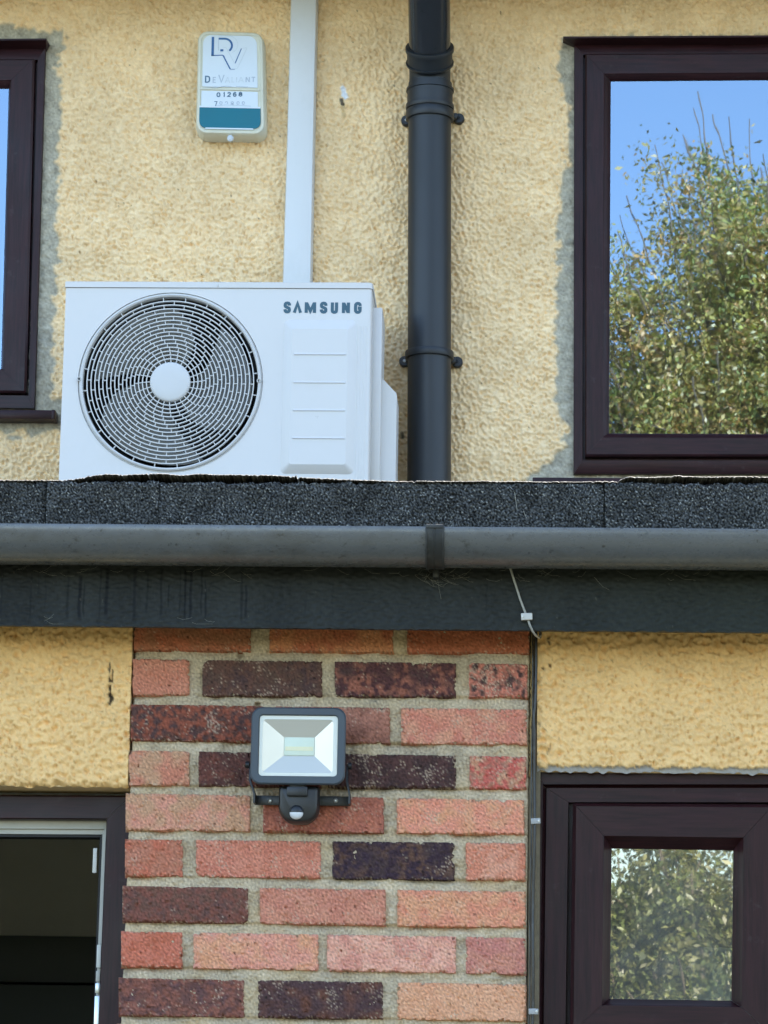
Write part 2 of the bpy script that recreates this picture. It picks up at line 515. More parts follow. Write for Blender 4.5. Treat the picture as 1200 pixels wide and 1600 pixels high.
# specks of grime, a bird dropping, a rust mark, a patched hole
g1 = bandnoise(gx.shape, st, .018, 40); spe = sstep(3.0, 3.5, g1)*(1-pmf)
C = C*(1-.7*spe[..., None])
def blot(C, pts, r, col, amt=1.0):
    d = seg_dist(gx, gz, pp(pts, YU))+wig*.25
    m = (amt*(1-sstep(r*.6, r*1.3, d)))[..., None]
    return C*(1-m)+np.array(col)*m
C = blot(C, [(536, 138), (537, 146), (541, 152)], .0075, (.80, .84, .90))
C = blot(C, [(534, 156), (535, 163)], .004, (.05, .045, .04), .9)
C = blot(C, [(628, 677), (629, 683)], .006, (.10, .09, .05), .9)
C = blot(C, [(535, 168), (537, 180)], .004, (.5, .38, .2), .5)
# window openings cut out
def hole(q, inset=.006):
    xs = [P(a, b, YU)[0] for a, b in q]; zs = [P(a, b, YU)[1] for a, b in q]
    xa, xb = max(xs[0], xs[3])+inset, min(xs[1], xs[2])-inset
    za, zb = max(zs[2], zs[3])+inset, min(zs[0], zs[1])-inset
    return xa, xb, za, zb
QR = [(897, 72), (1398, 70), (1398, 742), (896, 742)]
QL = [(-200, 78), (72, 77), (55, 640), (-214, 636)]
keep = np.ones((nz-1, nx-1), bool)
cx, cz = (gx[:-1, :-1]+gx[1:, 1:])/2, (gz[:-1, :-1]+gz[1:, 1:])/2
for q in (QR, QL):
    a, b, c, d = hole(q, .012)
    keep &= ~((cx > a) & (cx < b) & (cz > c) & (cz < d))
V = np.stack([gx, YU-H, gz], -1).reshape(-1, 3)
mesh_obj('roughcast_face', V, grid_faces(nz, nx, keep), M['stucco'], UW, 180, C.reshape(-1, 3))
# plain wings, hidden or outside the picture
wg = MB()
for a, b, c, d in ((-7, x0, 2.3, 4.9), (x1, 7, 2.3, 4.9), (x0, x1, 2.3, z0), (x0, x1, z1, 4.9)):
    wg.box((a, YU, c), (b, YU+.2, d))
wgo = wg.obj('wall_wing', None, UW)
M['stucco_plain'] = simple('painted_roughcast_plain', tuple(YEL), .8, .06, 20, 1.0, 60)
wgo.data.materials.append(M['stucco_plain'])

# --- eaves and roof of the house
HR = thing('house_roof', 'tiled house roof with boarded eaves soffit above the upper wall', 'roof', (0, YU, 4.72))
for k in range(6):
    MB().box((-7.2, 7.56+k*.074, 4.735), (7.2, 7.56+k*.074+.069, 4.75)).obj('soffit_board', M['soffit'], HR)
MB().box((-7.2, 7.53, 4.72), (7.2, 7.555, 4.9)).obj('eaves_board', M['fascia'], HR)
MB().add([(-7.4, 7.42, 4.86), (7.4, 7.42, 4.86), (7.4, 11.5, 7.3), (-7.4, 11.5, 7.3), (-7.4, 15.6, 4.86), (7.4, 15.6, 4.86), (-7.4, 7.42, 4.80), (7.4, 7.42, 4.80)],
         [(0, 1, 2, 3), (3, 2, 5, 4), (6, 7, 1, 0)]).obj('tiled_slope', M['tiles'], HR)
tag(MB().box((-7, 13, 0), (7, 13.2, 4.9)).box((-7.2, YU+.2, 0), (-7, 13, 4.9)).box((7, YU+.2, 0), (7.2, 13, 4.9)).obj('rear_wall', M['room_dark']), kind='structure')

def room(name, xa, xb, ya, yb, za, zb, mat, wallmat=None):
    V = [(xa, ya, za), (xb, ya, za), (xb, yb, za), (xa, yb, za), (xa, ya, zb), (xb, ya, zb), (xb, yb, zb), (xa, yb, zb)]
    F = [(0, 1, 2, 3), (4, 7, 6, 5), (3, 2, 6, 7), (0, 3, 7, 4), (1, 5, 6, 2)]
    return tag(MB().add(V, F).obj(name, mat), kind='structure')
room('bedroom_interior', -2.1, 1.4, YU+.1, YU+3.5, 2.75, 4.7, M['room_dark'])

# ------------------------------------------------------------------ windows
def window(name, label, Y, rings, sill=None, head=None, glass='glass_up', group=None, split=None):
    """rings: list of (left, top, right, bottom quads px) (quad TL TR BR BL, depth in front of Y, part name)"""
    q0 = rings[0][0]
    bl, br = P(*q0[3], Y), P(*q0[2], Y)
    w = thing(name, label, 'window', ((bl[0]+br[0])/2, Y, bl[1]), group)
    # consecutive rings with the same part name form one member per side
    parts = {}
    for i in range(len(rings)-1):
        parts.setdefault(rings[i+1][2], []).append(i)
    for pn, idx in parts.items():
        for s in range(4):
            a, b = s, (s+1) % 4
            mb = MB()
            rows = []
            for i in [idx[0]]+[j+1 for j in idx]:
                q, dpt, _ = rings[i]
                pa, pb = P(*q[a], Y), P(*q[b], Y)
                A = np.array([pa[0], Y-dpt, pa[1]]); B = np.array([pb[0], Y-dpt, pb[1]])
                g = .0003*(B-A)/np.linalg.norm(B-A)
                rows.append([A+g, B-g])
            mb.loft(rows, closed=False)
            mat = M['foilH'] if s in (0, 2) else M['foilV']
            if pn == 'inner_rebate': mat = M['white_pvc']
            if pn == 'gasket': mat = M['rubber']
            mb.obj(pn, mat, w, 35)
    return w

def quad(l_t, t_l, r_t, t_r, r_b, b_r, l_b, b_l):
    return [(l_t, t_l), (r_t, t_r), (r_b, b_r), (l_b, b_l)]

def pane(w, q, Y, dpt, mat, name='glass_pane'):
    pts = [P(*c, Y) for c in q]
    V = [(x, Y-dpt, z) for x, z in pts]
    mesh_obj(name, V, [(3, 2, 1, 0)], M[mat], w)

Y = YU
wr = window('casement_window', 'dark rosewood framed upper window reflecting a tree and blue sky', Y, [
    (QR, -.05, ''), (QR, .012, 'outer_frame'),
    (quad(897.5, 73, 1397, 71, 1397, 741, 897, 741), .013, 'outer_frame'),
    (quad(911, 88, 1384, 86, 1384, 721, 910, 721), .013, 'outer_frame'),
    (quad(911.5, 89, 1383, 87, 1383, 720, 911, 720), -.004, 'outer_frame'),
    (quad(914.5, 89, 1380, 87, 1380, 716, 914, 716), -.004, 'outer_frame'),
    (quad(914.5, 89, 1380, 87, 1380, 716, 914, 716), .022, 'sash_member'),
    (quad(916.5, 91, 1378, 89, 1378, 713, 916, 713), .026, 'sash_member'),
    (quad(943, 120, 1350, 117, 1350, 689, 941, 687), .026, 'sash_member'),
    (quad(945, 122, 1348, 119, 1348, 687, 943, 685), .023, 'sash_member'),
    (quad(946, 123, 1347, 120, 1347, 686, 944, 684), .022, 'glazing_bead'),
    (quad(954, 128, 1339, 125, 1339, 680, 951, 678.5), .008, 'glazing_bead'),
    (quad(954.5, 128.5, 1338.5, 125.5, 1338.5, 679.5, 951.5, 678), .004, 'gasket'),
    (quad(955.5, 129.5, 1337.5, 126.5, 1337.5, 678.5, 952.5, 677), .004, 'gasket')])
pane(wr, quad(954, 128, 1339, 125, 1339, 680, 951, 679), Y, .005, 'glass_up')
# drip head over it and the sill below
def drip_head(w, fl_, fr_, bl_, br_):
    f0, f1 = P(*fl_, Y-.055), P(*fr_, Y-.055); b0, b1 = P(*bl_, Y-.012), P(*br_, Y-.012)
    MB().loft([[(f0[0], Y-.055, f0[1]), (f0[0], Y-.055, f0[1]-.005), (b0[0], Y-.012, b0[1]), (b0[0], Y+.01, b0[1]), (f0[0], Y+.01, f0[1]+.004)],
               [(f1[0], Y-.055, f1[1]), (f1[0], Y-.055, f1[1]-.005), (b1[0], Y-.012, b1[1]), (b1[0], Y+.01, b1[1]), (f1[0], Y+.01, f1[1]+.004)]], True, True, True).obj('drip_head', M['foilH'], w)
drip_head(wr, (880, 57), (1410, 54), (897, 71), (1400, 69))
a = P(832, 747, Y-.03); b = P(1420, 752, Y-.03)
MB().box((a[0], Y-.04, a[1]-.03), (b[0], Y+.02, a[1]), .002).obj('sill', M['foilH'], wr, 35)

wlft = window('casement_window', 'dark rosewood framed upper window at the left edge beside the white fan unit', Y, [
    (QL, -.05, ''), (QL, .012, 'outer_frame'),
    (quad(-199, 79, 71.5, 78, 54.5, 639.5, -213, 636), .013, 'outer_frame'),
    (quad(-184, 97, 60, 96, 46, 620, -198, 617), .013, 'outer_frame'),
    (quad(-183, 98, 59, 97, 45, 619, -197, 616), -.004, 'outer_frame'),
    (quad(-180, 98, 56, 97, 43, 617, -194, 614), -.004, 'outer_frame'),
    (quad(-180, 98, 56, 97, 43, 617, -194, 614), .022, 'sash_member'),
    (quad(-177, 100, 53, 99, 40, 614, -191, 611), .026, 'sash_member'),
    (quad(-145, 131, 20, 130, 8, 582, -160, 580), .026, 'sash_member'),
    (quad(-144, 132, 19, 131, 7, 581, -159, 579), .023, 'sash_member'),
    (quad(-143, 133, 18, 132, 6, 580, -158, 578), .022, 'glazing_bead'),
    (quad(-138, 140, 14.5, 139.5, 2.5, 578, -152, 576), .008, 'glazing_bead'),
    (quad(-137, 140.5, 14, 140, 2, 577.5, -151, 575), .004, 'gasket'),
    (quad(-136, 141.5, 13, 141, 1, 576.5, -150, 574), .004, 'gasket')])
pane(wlft, quad(-138, 140, 14.5, 139.5, 3, 578.5, -152, 576), Y, .005, 'glass_up')
drip_head(wlft, (-215, 62), (72.5, 60), (-205, 78), (72, 77))
a = P(-230, 640, Y-.05); b = P(86, 640.5, Y-.05)
MB().box((a[0], Y-.05, b[1]-.0245), (b[0], Y+.02, b[1]), .003).obj('sill', M['foilH'], wlft, 35)
MB().box((b[0]-.009, Y-.052, b[1]-.0265), (b[0]+.001, Y+.0, b[1]+.001), .003).obj('sill_end_cap', M['foilH'], wlft, 35)

# lower right window, set back a little behind the brick
Y = 5.045
q = lambda l, t, r, b, s=0: quad(l, t, r, t+s, r-3, b+s, l-5*(b-t)/400, b)
wlow = window('casement_window', 'dark brown ground floor window with a small dusty pane, right of the brick pillar', Y, [
    (q(838, 1205, 1270, 1690), -.05, ''), (q(838, 1205, 1270, 1690), .012, 'outer_frame'),
    (q(838.5, 1205.5, 1269, 1690), .014, 'outer_frame'),
    (q(848, 1227, 1262, 1676), .014, 'outer_frame'),
    (q(850, 1229, 1260, 1674), .002, 'outer_frame'),
    (q(853, 1231, 1258, 1672), .000, 'outer_frame'),
    (q(854, 1232, 1257, 1671), .006, 'outer_frame'),
    (q(888, 1254, 1211, 1624), .006, 'outer_frame'),
    (q(889, 1255, 1210, 1622), -.012, 'outer_frame'),
    (q(895, 1259, 1206, 1617), -.012, 'outer_frame'),
    (q(895, 1257, 1206, 1617, 2), .018, 'sash_member'),
    (q(900, 1262, 1203, 1612, 2), .024, 'sash_member'),
    (q(943, 1308, 1160, 1572, 3), .024, 'sash_member'),
    (q(945, 1310, 1158, 1570, 3), .020, 'sash_member'),
    (q(946, 1311, 1157, 1569.5, 3), .018, 'glazing_bead'),
    (q(955.5, 1325.5, 1146, 1561, 3), .002, 'glazing_bead'),
    (q(956, 1326, 1145.7, 1560.5, 3), -.002, 'gasket'),
    (q(957.5, 1327.5, 1144.5, 1559, 3), -.002, 'gasket')])
pane(wlow, q(955.5, 1325.5, 1146, 1561, 3), Y, -.001, 'glass_low')
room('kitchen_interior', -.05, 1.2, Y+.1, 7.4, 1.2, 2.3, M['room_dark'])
a = P(1080, 1480, 5.5); b = P(1260, 1760, 5.5)
tag(MB().add(*((lambda n: ([(a[0]+(b[0]-a[0])*i/n, 5.5+.012*math.sin(i*1.7), z) for z in (b[1], a[1]) for i in range(n+1)],
    [(i, i+1, n+2+i, n+1+i) for i in range(n)]))(24))).obj('net_curtain', M['curtain'], None, 180),
    'pale net curtain hanging behind the dusty ground floor pane', 'curtain')

# lower left window: open, only the frame with its white rebate
Y = 5.075
def ql(l, t, r, b, rb): return [(l, t), (r, t+2), (rb, b+2), (l-8, b)]
wopen = window('open_window', 'open dark framed window with white inner rebate, left of the brick pillar', Y, [
    (ql(-260, 1241, 206, 1760, 188), -.06, ''), (ql(-260, 1241, 206, 1760, 188), .0, 'outer_frame'),
    (ql(-258, 1244, 205, 1758, 187), .004, 'outer_frame'),
    (ql(-220, 1277, 168, 1720, 150), .004, 'outer_frame'),
    (ql(-219, 1278.5, 166.5, 1719, 149), .001, 'outer_frame'),
    (ql(-219, 1279, 166, 1719, 149), -.022, 'outer_frame'),
    (ql(-219, 1280, 165, 1719, 148), -.024, 'inner_rebate'),
    (ql(-214, 1291, 160, 1714, 143), -.024, 'inner_rebate'),
    (ql(-213, 1292, 159.3, 1713, 142.3), -.030, 'inner_rebate'),
    (ql(-209, 1299, 156.5, 1709, 140), -.030, 'inner_rebate'),
    (ql(-209, 1299, 156.5, 1709, 140), -.034, 'gasket'),
    (ql(-206, 1303, 152, 1706, 137), -.034, 'gasket'),
    (ql(-206, 1303, 152, 1706, 137), -.075, 'gasket')])
def bx(px0, py0, px1, py1, ya, yb, bev=.001, Yr=None):
    Yr = ya if Yr is None else Yr
    a, b = P(px0, py0, Yr), P(px1, py1, Yr)
    return MB().box((a[0], ya, b[1]), (b[0], yb, a[1]), bev)
bx(145.5, 1325, 150.5, 1364, 5.105, 5.11).obj('keep_plate', M['hinge_white'], wopen, 35)
bx(151.5, 1476, 157, 1512, 5.09, 5.098).obj('friction_hinge', M['hinge_white'], wopen, 35)
bx(150, 1517, 156, 1534, 5.088, 5.096).obj('friction_hinge', M['white_pvc'], wopen, 35)
bx(149, 1536, 155.5, 1552, 5.086, 5.096).obj('friction_hinge', M['steel'], wopen, 35)
bx(148, 1556, 154, 1640, 5.088, 5.094).obj('hinge_arm', M['steel'], wopen, 35)
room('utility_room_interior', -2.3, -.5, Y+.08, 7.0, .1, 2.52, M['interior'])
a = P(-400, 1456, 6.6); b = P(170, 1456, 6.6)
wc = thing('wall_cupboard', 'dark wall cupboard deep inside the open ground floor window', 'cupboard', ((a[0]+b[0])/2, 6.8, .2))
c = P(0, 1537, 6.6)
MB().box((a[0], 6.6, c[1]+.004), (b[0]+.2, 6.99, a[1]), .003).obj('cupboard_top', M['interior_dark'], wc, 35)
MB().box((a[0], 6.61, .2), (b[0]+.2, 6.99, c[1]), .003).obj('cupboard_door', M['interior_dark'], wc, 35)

# ------------------------------------------------------------------ lower walls
def panel(name, label, x0, x1, zb_l, zb_r, ztop, Yp, seed, marks=None, lip=False, cemb=0.0):
    st = .0024
    nx, nz = int((x1-x0)/st)+1, int((ztop-min(zb_l, zb_r))/st)+1
    u, v = np.meshgrid(np.linspace(0, 1, nx), np.linspace(0, 1, nz))
    X = x0+(x1-x0)*u
    zb = zb_l+(zb_r-zb_l)*u
    edge = bandnoise((nz, nx), st, .02, seed+9)[0]*.0015
    Z = zb+edge[None, :]*(1-v)+(ztop-zb)*v
    sh = X.shape
    lump = bandnoise(sh, st, .016, seed, .3); pit = bandnoise(sh, st, .0082, seed+1, .6, 1.3); ln = lownoise(sh, st, .05, seed+2)
    H = .0018*lump+.0009*ln-.0050*sstep(.9, 1.8, pit)+.0010*bandnoise(sh, st, .007, seed+3)
    cm = None
    C = YEL[None, None]*np.array([.98, .86, .66])*(1+.03*lownoise(sh, st, .12, seed+4)[..., None])
    dirt = sstep(1.5, 2.3, bandnoise(sh, st, .008, seed+20, .6, 1.3))*(.22+.20*np.clip(lownoise(sh, st, .08, seed+6), -1, 1))
    C = C*(1-dirt[..., None])+np.array([.26, .17, .08])*dirt[..., None]
    if cemb > 0:
        wgl = bandnoise(sh, st, .03, seed+5)*.0012+bandnoise(sh, st, .010, seed+7)*.0008
        cm = 1-sstep(-.0005, .0005, (Z-zb)-cemb+wgl)
        H = H*(1-cm)+(-.006+.0004*bandnoise(sh, st, .01, seed+8))*cm
        C = C*(1-cm[..., None])+np.array([.31, .285, .25])*cm[..., None]
    if marks:
        for pts, r, col, amt in marks:
            d = seg_dist(X, Z, pp(pts, Yp))+.0012*lump*.6
            m = amt*(1-sstep(r*.5, r*1.4, d))
            H = H-.002*m
            C = C*(1-m[..., None])+np.array(col)*m[..., None]
    V = np.stack([X, Yp-H, Z], -1)
    if lip:   # rolled lower edge
        r = .010
        d = np.clip((Z-zb)/r, 0, 1)
        V[..., 1] += r*(1-np.sqrt(1-(1-d)**2))
    th = thing(name, label, 'wall', ((x0+x1)/2, Yp, min(zb_l, zb_r)))
    mesh_obj('roughcast_face', V.reshape(-1, 3), grid_faces(nz, nx), M['stucco'], th, 180, C.reshape(-1, 3))
    MB().box((x0, Yp+.012, min(zb_l, zb_r)+.001), (x1, Yp+.11, ztop+.02)).obj('panel_core', M['stucco_plain'], th)
    return th

ZT = P(600, 930, YL)[1]+.05
pl = P(203.5, 1100, YL)[0]
lw = panel('rendered_lintel', 'deep yellow roughcast panel above the open window, left of the bricks', -1.45, pl, P(-300, 1224, YL)[1], P(200, 1229, YL)[1], ZT, YL+.002, 60,
      marks=[([(172, 1036), (170, 1058), (173, 1080), (171, 1100)], .0016, (.03, .02, .012), .95),
             ([(171, 1086), (175, 1092), (171, 1098)], .003, (.03, .02, .012), .9),
             ([(176, 1046), (175, 1064)], .001, (.05, .03, .012), .8)], lip=True)
pr = P(839.5, 1100, YL)[0]
rw = panel('rendered_lintel', 'yellow roughcast panel above the small dusty window, right of the bricks', pr, 1.25, P(843, 1204, YL)[1], P(1900, 1214, YL)[1], ZT, YL+.008, 70,
      marks=[([(857, 998), (859, 1005), (856, 1002)], .0022, (.05, .03, .015), .9), ([(859, 1039), (860, 1041)], .0016, (.08, .03, .01), .8),
             ([(849, 1044), (850, 1046)], .0014, (.05, .03, .01), .8),
             ([(840, 1128), (852, 1140), (862, 1152)], .0012, (.18, .12, .07), .6), ([(860, 1165), (855, 1178)], .001, (.15, .1, .05), .6)], cemb=.0085)
# plain masonry around them (out of the picture)
low = MB()
for a, b, c, d in ((-7, -1.45, 0, ZT+.02), (1.25, 7, 0, ZT+.02)):
    low.box((a, YL+.004, c), (b, YL+.3, d))
zb2 = P(600, 1690, 5.045)[1]
low.box((P(826, 1600, YL)[0]+.004, 5.03, 0), (1.25, 5.3, zb2-.01))
low.box((-1.45, 5.03, 0), (P(176, 1760, YL)[0], 5.3, P(0, 1762, 5.055)[1]))
low.box((-7.0, YL+.3, 0), (-6.8, YU, ZT)).box((6.8, YL+.3, 0), (7, YU, ZT))
low.box((-1.45, YL+.115, ZT-.34), (1.25, YL+.25, ZT+.02))
tag(low.obj('ground_floor_wall', M['stucco_plain']), 'plain yellow rendered ground floor wall either side of the windows', 'wall')
# the head over the small window is open to its outer frame: close the jamb to the right
wbx = P(1268, 1400, 5.045)[0]
tag(MB().box((wbx, YL+.01, 1.2), (1.25, YL+.12, P(1268, 1207, YL)[1])).obj('wall_jamb', M['stucco_plain']), 'plain yellow jamb to the right of the small dusty window', 'wall')
wbx = P(-262, 1400, 5.055)[0]

# --- brick pillar
BP = thing('brick_pillar', 'multi-coloured brick pillar between the two ground floor windows', 'brick pillar', (P(510, 1300, YL)[0], YL, 0))
def mapq(v_px):   # left/right edge of the pillar at a given photo row
    return 208+(183-208)*(v_px-985)/615, 829+(821-829)*(v_px-985)/615
rows = [  # (top-left y, top-right y, bottom-left y, bottom-right y)
    (962, 968, 1017, 1022), (1028, 1036, 1087, 1091), (1099, 1107, 1158, 1165), (1171, 1181, 1228, 1234),
    (1238, 1249, 1298, 1305), (1310, 1316, 1370, 1377), (1383, 1392, 1441, 1451), (1454, 1464, 1512, 1524), (1527, 1537, 1588, 1597),
    (1600, 1609, 1660, 1669), (1672, 1682, 1732, 1742)]
OR = S(182, 92, 58); SA = S(196, 112, 92); DK = S(78, 54, 60); DR = S(112, 62, 56); TN = S(190, 138, 110)
PK = S(208, 146, 128); PO = S(214, 142, 108); RD = S(190, 90, 66); BR = S(112, 64, 52); SM = S(196, 172, 148); MR = S(170, 104, 92)
def mk(a, b, bias=0., smear=.15, rim=None, lam=.04): return dict(a=a, b=b, bias=bias, smear=smear, rim=rim, lam=lam)
bricks = {
 0: [(208, 392, mk(OR, S(160, 96, 66), 0, .04)), (420, 615, mk(OR, S(196, 120, 76), 0, .08)), (635, 828, mk(OR, S(170, 84, 50), 0, .12))],
 1: [(206, 296, mk(SA, S(200, 120, 100), 0, .10)), (315, 504, mk(DK, S(90, 64, 60), 0, .20, S(100, 70, 60))),
     (522, 713, mk(S(150, 82, 70), DK, -.2, .22, S(82, 52, 52), .06)), (732, 825, mk(DK, MR, -.4, .65, S(196, 120, 100), .03))],
 2: [(203, 414, mk(DK, S(94, 58, 56), -.1, .22, S(140, 78, 60))), (424, 610, mk(MR, S(140, 84, 74), .1, .35)), (626, 824, mk(S(202, 112, 98), S(206, 134, 112), 0, .28))],
 3: [(200, 296, mk(TN, SA, -.1, .25)), (309, 502, mk(S(112, 58, 54), S(88, 52, 54), .1, .20)), (512, 713, mk(S(68, 46, 52), S(84, 52, 56), 0, .50, None, .03)), (733, 823, mk(MR, TN, 0, .45, S(190, 96, 84)))],
 4: [(195, 391, mk(S(206, 130, 114), TN, .1, .18)), (410, 600, mk(S(184, 98, 78), S(160, 82, 72), .2, .15)), (619, 820, mk(PO, S(220, 128, 108), 0, .30))],
 5: [(194, 286, mk(RD, S(180, 104, 84), -.1, .10)), (305, 502, mk(S(202, 116, 98), S(196, 104, 86), 0, .12)), (518, 711, mk(S(70, 52, 60), S(98, 66, 58), -.2, .06, S(60, 44, 52), .06)), (727, 822, mk(S(210, 138, 118), S(206, 116, 92), 0, .12))],
 6: [(190, 388, mk(S(98, 64, 64), S(108, 70, 62), 0, .14, S(122, 76, 64))), (405, 603, mk(S(194, 112, 96), S(200, 124, 104), 0, .16)), (620, 822, mk(PO, S(214, 124, 100), 0, .12))],
 7: [(188, 285, mk(RD, S(200, 100, 80), 0, .06)), (301, 498, mk(S(214, 132, 118), PO, -.1, .22)), (510, 713, mk(S(222, 152, 138), S(206, 126, 116), -.1, .24)), (727, 822, mk(S(190, 108, 104), S(198, 122, 108), 0, .14))],
 8: [(184, 382, mk(S(98, 62, 68), S(112, 66, 62), 0, .16, S(134, 84, 70))), (402, 599, mk(S(78, 52, 60), S(104, 60, 52), -.1, .08)), (620, 822, mk(PO, S(216, 150, 118), .1, .14))],
 9: [(181, 280, mk(SA, PO)), (298, 496, mk(PK, SA)), (512, 712, mk(SA, MR)), (727, 822, mk(PO, PK))],
 10: [(178, 380, mk(DK, DR)), (400, 600, mk(SA, PK)), (620, 822, mk(RD, SA))],
}
MORT = S(184, 167, 140)
brk_seed = 500
for ri, row in bricks.items():
    tl, tr, bl_, br_ = rows[ri]
    for (xa, xb, c) in row:
        brk_seed += 7
        def yy(x, a, b): return a+(b-a)*(x-200)/625
        xa, xb = xa-1.0, xb+1.0
        c4 = [P(xa, yy(xa, tl-.8, tr-.8), YL), P(xb, yy(xb, tl-.8, tr-.8), YL), P(xb, yy(xb, bl_+.8, br_+.8), YL), P(xa, yy(xa, bl_+.8, br_+.8), YL)]
        w = c4[1][0]-c4[0][0]; hh = c4[0][1]-c4[3][1]
        st = .0022 if ri < 9 else .006
        nx, nz = max(6, int(w/st)), max(5, int(hh/st))
        u, v = np.meshgrid(np.linspace(0, 1, nx), np.linspace(0, 1, nz))
        X = (c4[3][0]*(1-u)+c4[2][0]*u)*(1-v)+(c4[0][0]*(1-u)+c4[1][0]*u)*v
        Z = (c4[3][1]*(1-u)+c4[2][1]*u)*(1-v)+(c4[0][1]*(1-u)+c4[1][1]*u)*v
        sh = X.shape
        wob = lownoise(sh, st, .02, brk_seed)*.0012+bandnoise(sh, st, .0065, brk_seed+1)*.0011 if ri < 9 else 0
        d = np.minimum(np.minimum(u, 1-u)*w, np.minimum(v, 1-v)*hh)+wob
        # round corners
        dx = np.minimum(u, 1-u)*w; dz = np.minimum(v, 1-v)*hh
        rc = .007
        dc = rc-np.hypot(np.clip(rc-dx, 0, None), np.clip(rc-dz, 0, None))
        d = np.minimum(d, dc+wob)
        rg = bandnoise(sh, st, .007, brk_seed+2, .4)
        crease = bandnoise(sh, st, .011, brk_seed+3, .35)
        off = random.Random(brk_seed).uniform(-.0015, .0012)
        H = off+.0007*rg-.0022*sstep(.9, 2.2, crease)+.0007*lownoise(sh, st, .04, brk_seed+4)-.0095*(1-sstep(-.0010, .0026, d))
        rc_ = random.Random(brk_seed+3)
        for _ in range(rc_.randint(1, 4)):      # chips knocked off the arrises
            if rc_.random() < .7: cu, cv_ = rc_.random(), rc_.choice((0, 1))
            else: cu, cv_ = rc_.choice((0, 1)), rc_.random()
            rad = rc_.uniform(.003, .008)
            dd_ = np.hypot((u-cu)*w, (v-cv_)*hh*1.3)+wob
            H = H-.007*(1-sstep(rad*.5, rad, dd_))
        H[[0, -1], :] = -.02; H[:, [0, -1]] = -.02
        A, B = np.array(c['a']), np.array(c['b'])
        m = sstep(-1.5, 1.5, lownoise(sh, st, c['lam'], brk_seed+5)+c['bias']*2)[..., None]
        Cc = A*(1-m)+B*m
        lum = Cc.mean(-1, keepdims=True); Cc = (lum+(Cc-lum)*np.array([.68, .74, .76]))*np.array([1.15, 1.06, .86])
        if c['rim'] is not None:
            rm = (1-sstep(.002, .012, d+.004*lownoise(sh, st, .015, brk_seed+6)))[..., None]
            Cc = Cc*(1-rm)+np.array(c['rim'])*rm
        # pale mineral bloom and mortar smears left on the face
        s1 = lownoise(sh, st, .045, brk_seed+7); s2 = bandnoise(sh, st, .0058, brk_seed+8, .5)
        thr = 2.5-2.2*c['smear']
        sm = sstep(thr, thr+1.5, s1*.7+s2*1.0+1.2*(1-sstep(.001, .010, d)))[..., None]*.62
        Cc = Cc*(1-sm)+np.array(SM)*sm
        em = (sstep(0, 1, s2)*(1-sstep(.001, .005, d)))[..., None]*.5
        Cc = Cc*(1-em)+np.array(MORT)*em
        Cc = Cc*(1+.11*bandnoise(sh, st, .007, brk_seed+12, .4)+.15*bandnoise(sh, st, .005, brk_seed+9, .4))[..., None]
        pit = sstep(2.5, 3.0, bandnoise(sh, st, .012, brk_seed+10))[..., None]
        Cc = np.clip(Cc*(1-.8*pit), .01, .9)
        mesh_obj('brick', np.stack([X, YL-H, Z], -1).reshape(-1, 3), grid_faces(nz, nx), M['brick'], BP, 60, Cc.reshape(-1, 3))
# mortar between them
st = .0022
yt, yb = 950, 1640
la, ra = mapq(yt); lb, rb = mapq(yb)
c4 = [P(la+2, yt, YL), P(ra+1, yt, YL), P(rb+2, yb, YL), P(lb+3, yb, YL)]
nx, nz = int(.66/st), int((c4[0][1]-c4[3][1])/st)
u, v = np.meshgrid(np.linspace(0, 1, nx), np.linspace(0, 1, nz))
X = (c4[3][0]*(1-u)+c4[2][0]*u)*(1-v)+(c4[0][0]*(1-u)+c4[1][0]*u)*v
Z = (c4[3][1]*(1-u)+c4[2][1]*u)*(1-v)+(c4[0][1]*(1-u)+c4[1][1]*u)*v
sh = X.shape
H = -.0062+.0012*lownoise(sh, st, .03, 801)+.0007*bandnoise(sh, st, .009, 802)+.0005*bandnoise(sh, st, .005, 803)
xl, xr = P(200, 1300, YL)[0], P(825, 1300, YL)[0]
jt = np.zeros(sh)
for (tl, tr, bl_, br_) in rows:
    zl, zr = P(200, bl_, YL)[1], P(825, br_, YL)[1]
    zline = zl+(zr-zl)*(X-xl)/(xr-xl)
    dd = zline-Z
    amt = np.clip(.75+.5*lownoise(sh, st, .09, 810), .1, 1.3)
    H -= np.where((dd > -.003) & (dd < .012), .0085*np.exp(-np.clip(dd, 0, None)/.0042), 0)*amt
C = np.array(MORT)*(1+.07*lownoise(sh, st, .04, 804)+.16*bandnoise(sh, st, .006, 805)+.05*lownoise(sh, st, .15, 807))[..., None]
C = C*np.array([1, 1, 1])+0
warm = sstep(-.5, 1.5, lownoise(sh, st, .10, 806))[..., None]
C = C*(1-warm*np.array([.0, .04, .12]))
# drilled holes in the joints
for (px, py, r) in ((375, 1022, .0058), (402, 1101, .0056)):
    a = P(px, py, YL)
    d = np.hypot(X-a[0], Z-a[1])+.0006*bandnoise(sh, st, .006, 820)
    H -= .018*(1-sstep(r*.75, r, d))
# edges return into the wall
H[:, [0, -1]] = -.03
H -= .006*(1-sstep(0, .005, np.minimum(u, 1-u)*.66))
mesh_obj('mortar_bed', np.stack([X, YL-H, Z], -1).reshape(-1, 3), grid_faces(nz, nx), M['mortar'], BP, 180, np.clip(C, .02, .9).reshape(-1, 3))
M['mortar_plain'] = simple('cement_mortar_plain', MORT, .95, .15, 30, .6, 200)
MB().box((c4[3][0]+.004, YL+.02, 0), (c4[2][0]-.002, YL+.3, c4[0][1])).obj('pillar_core', M['mortar_plain'], BP)
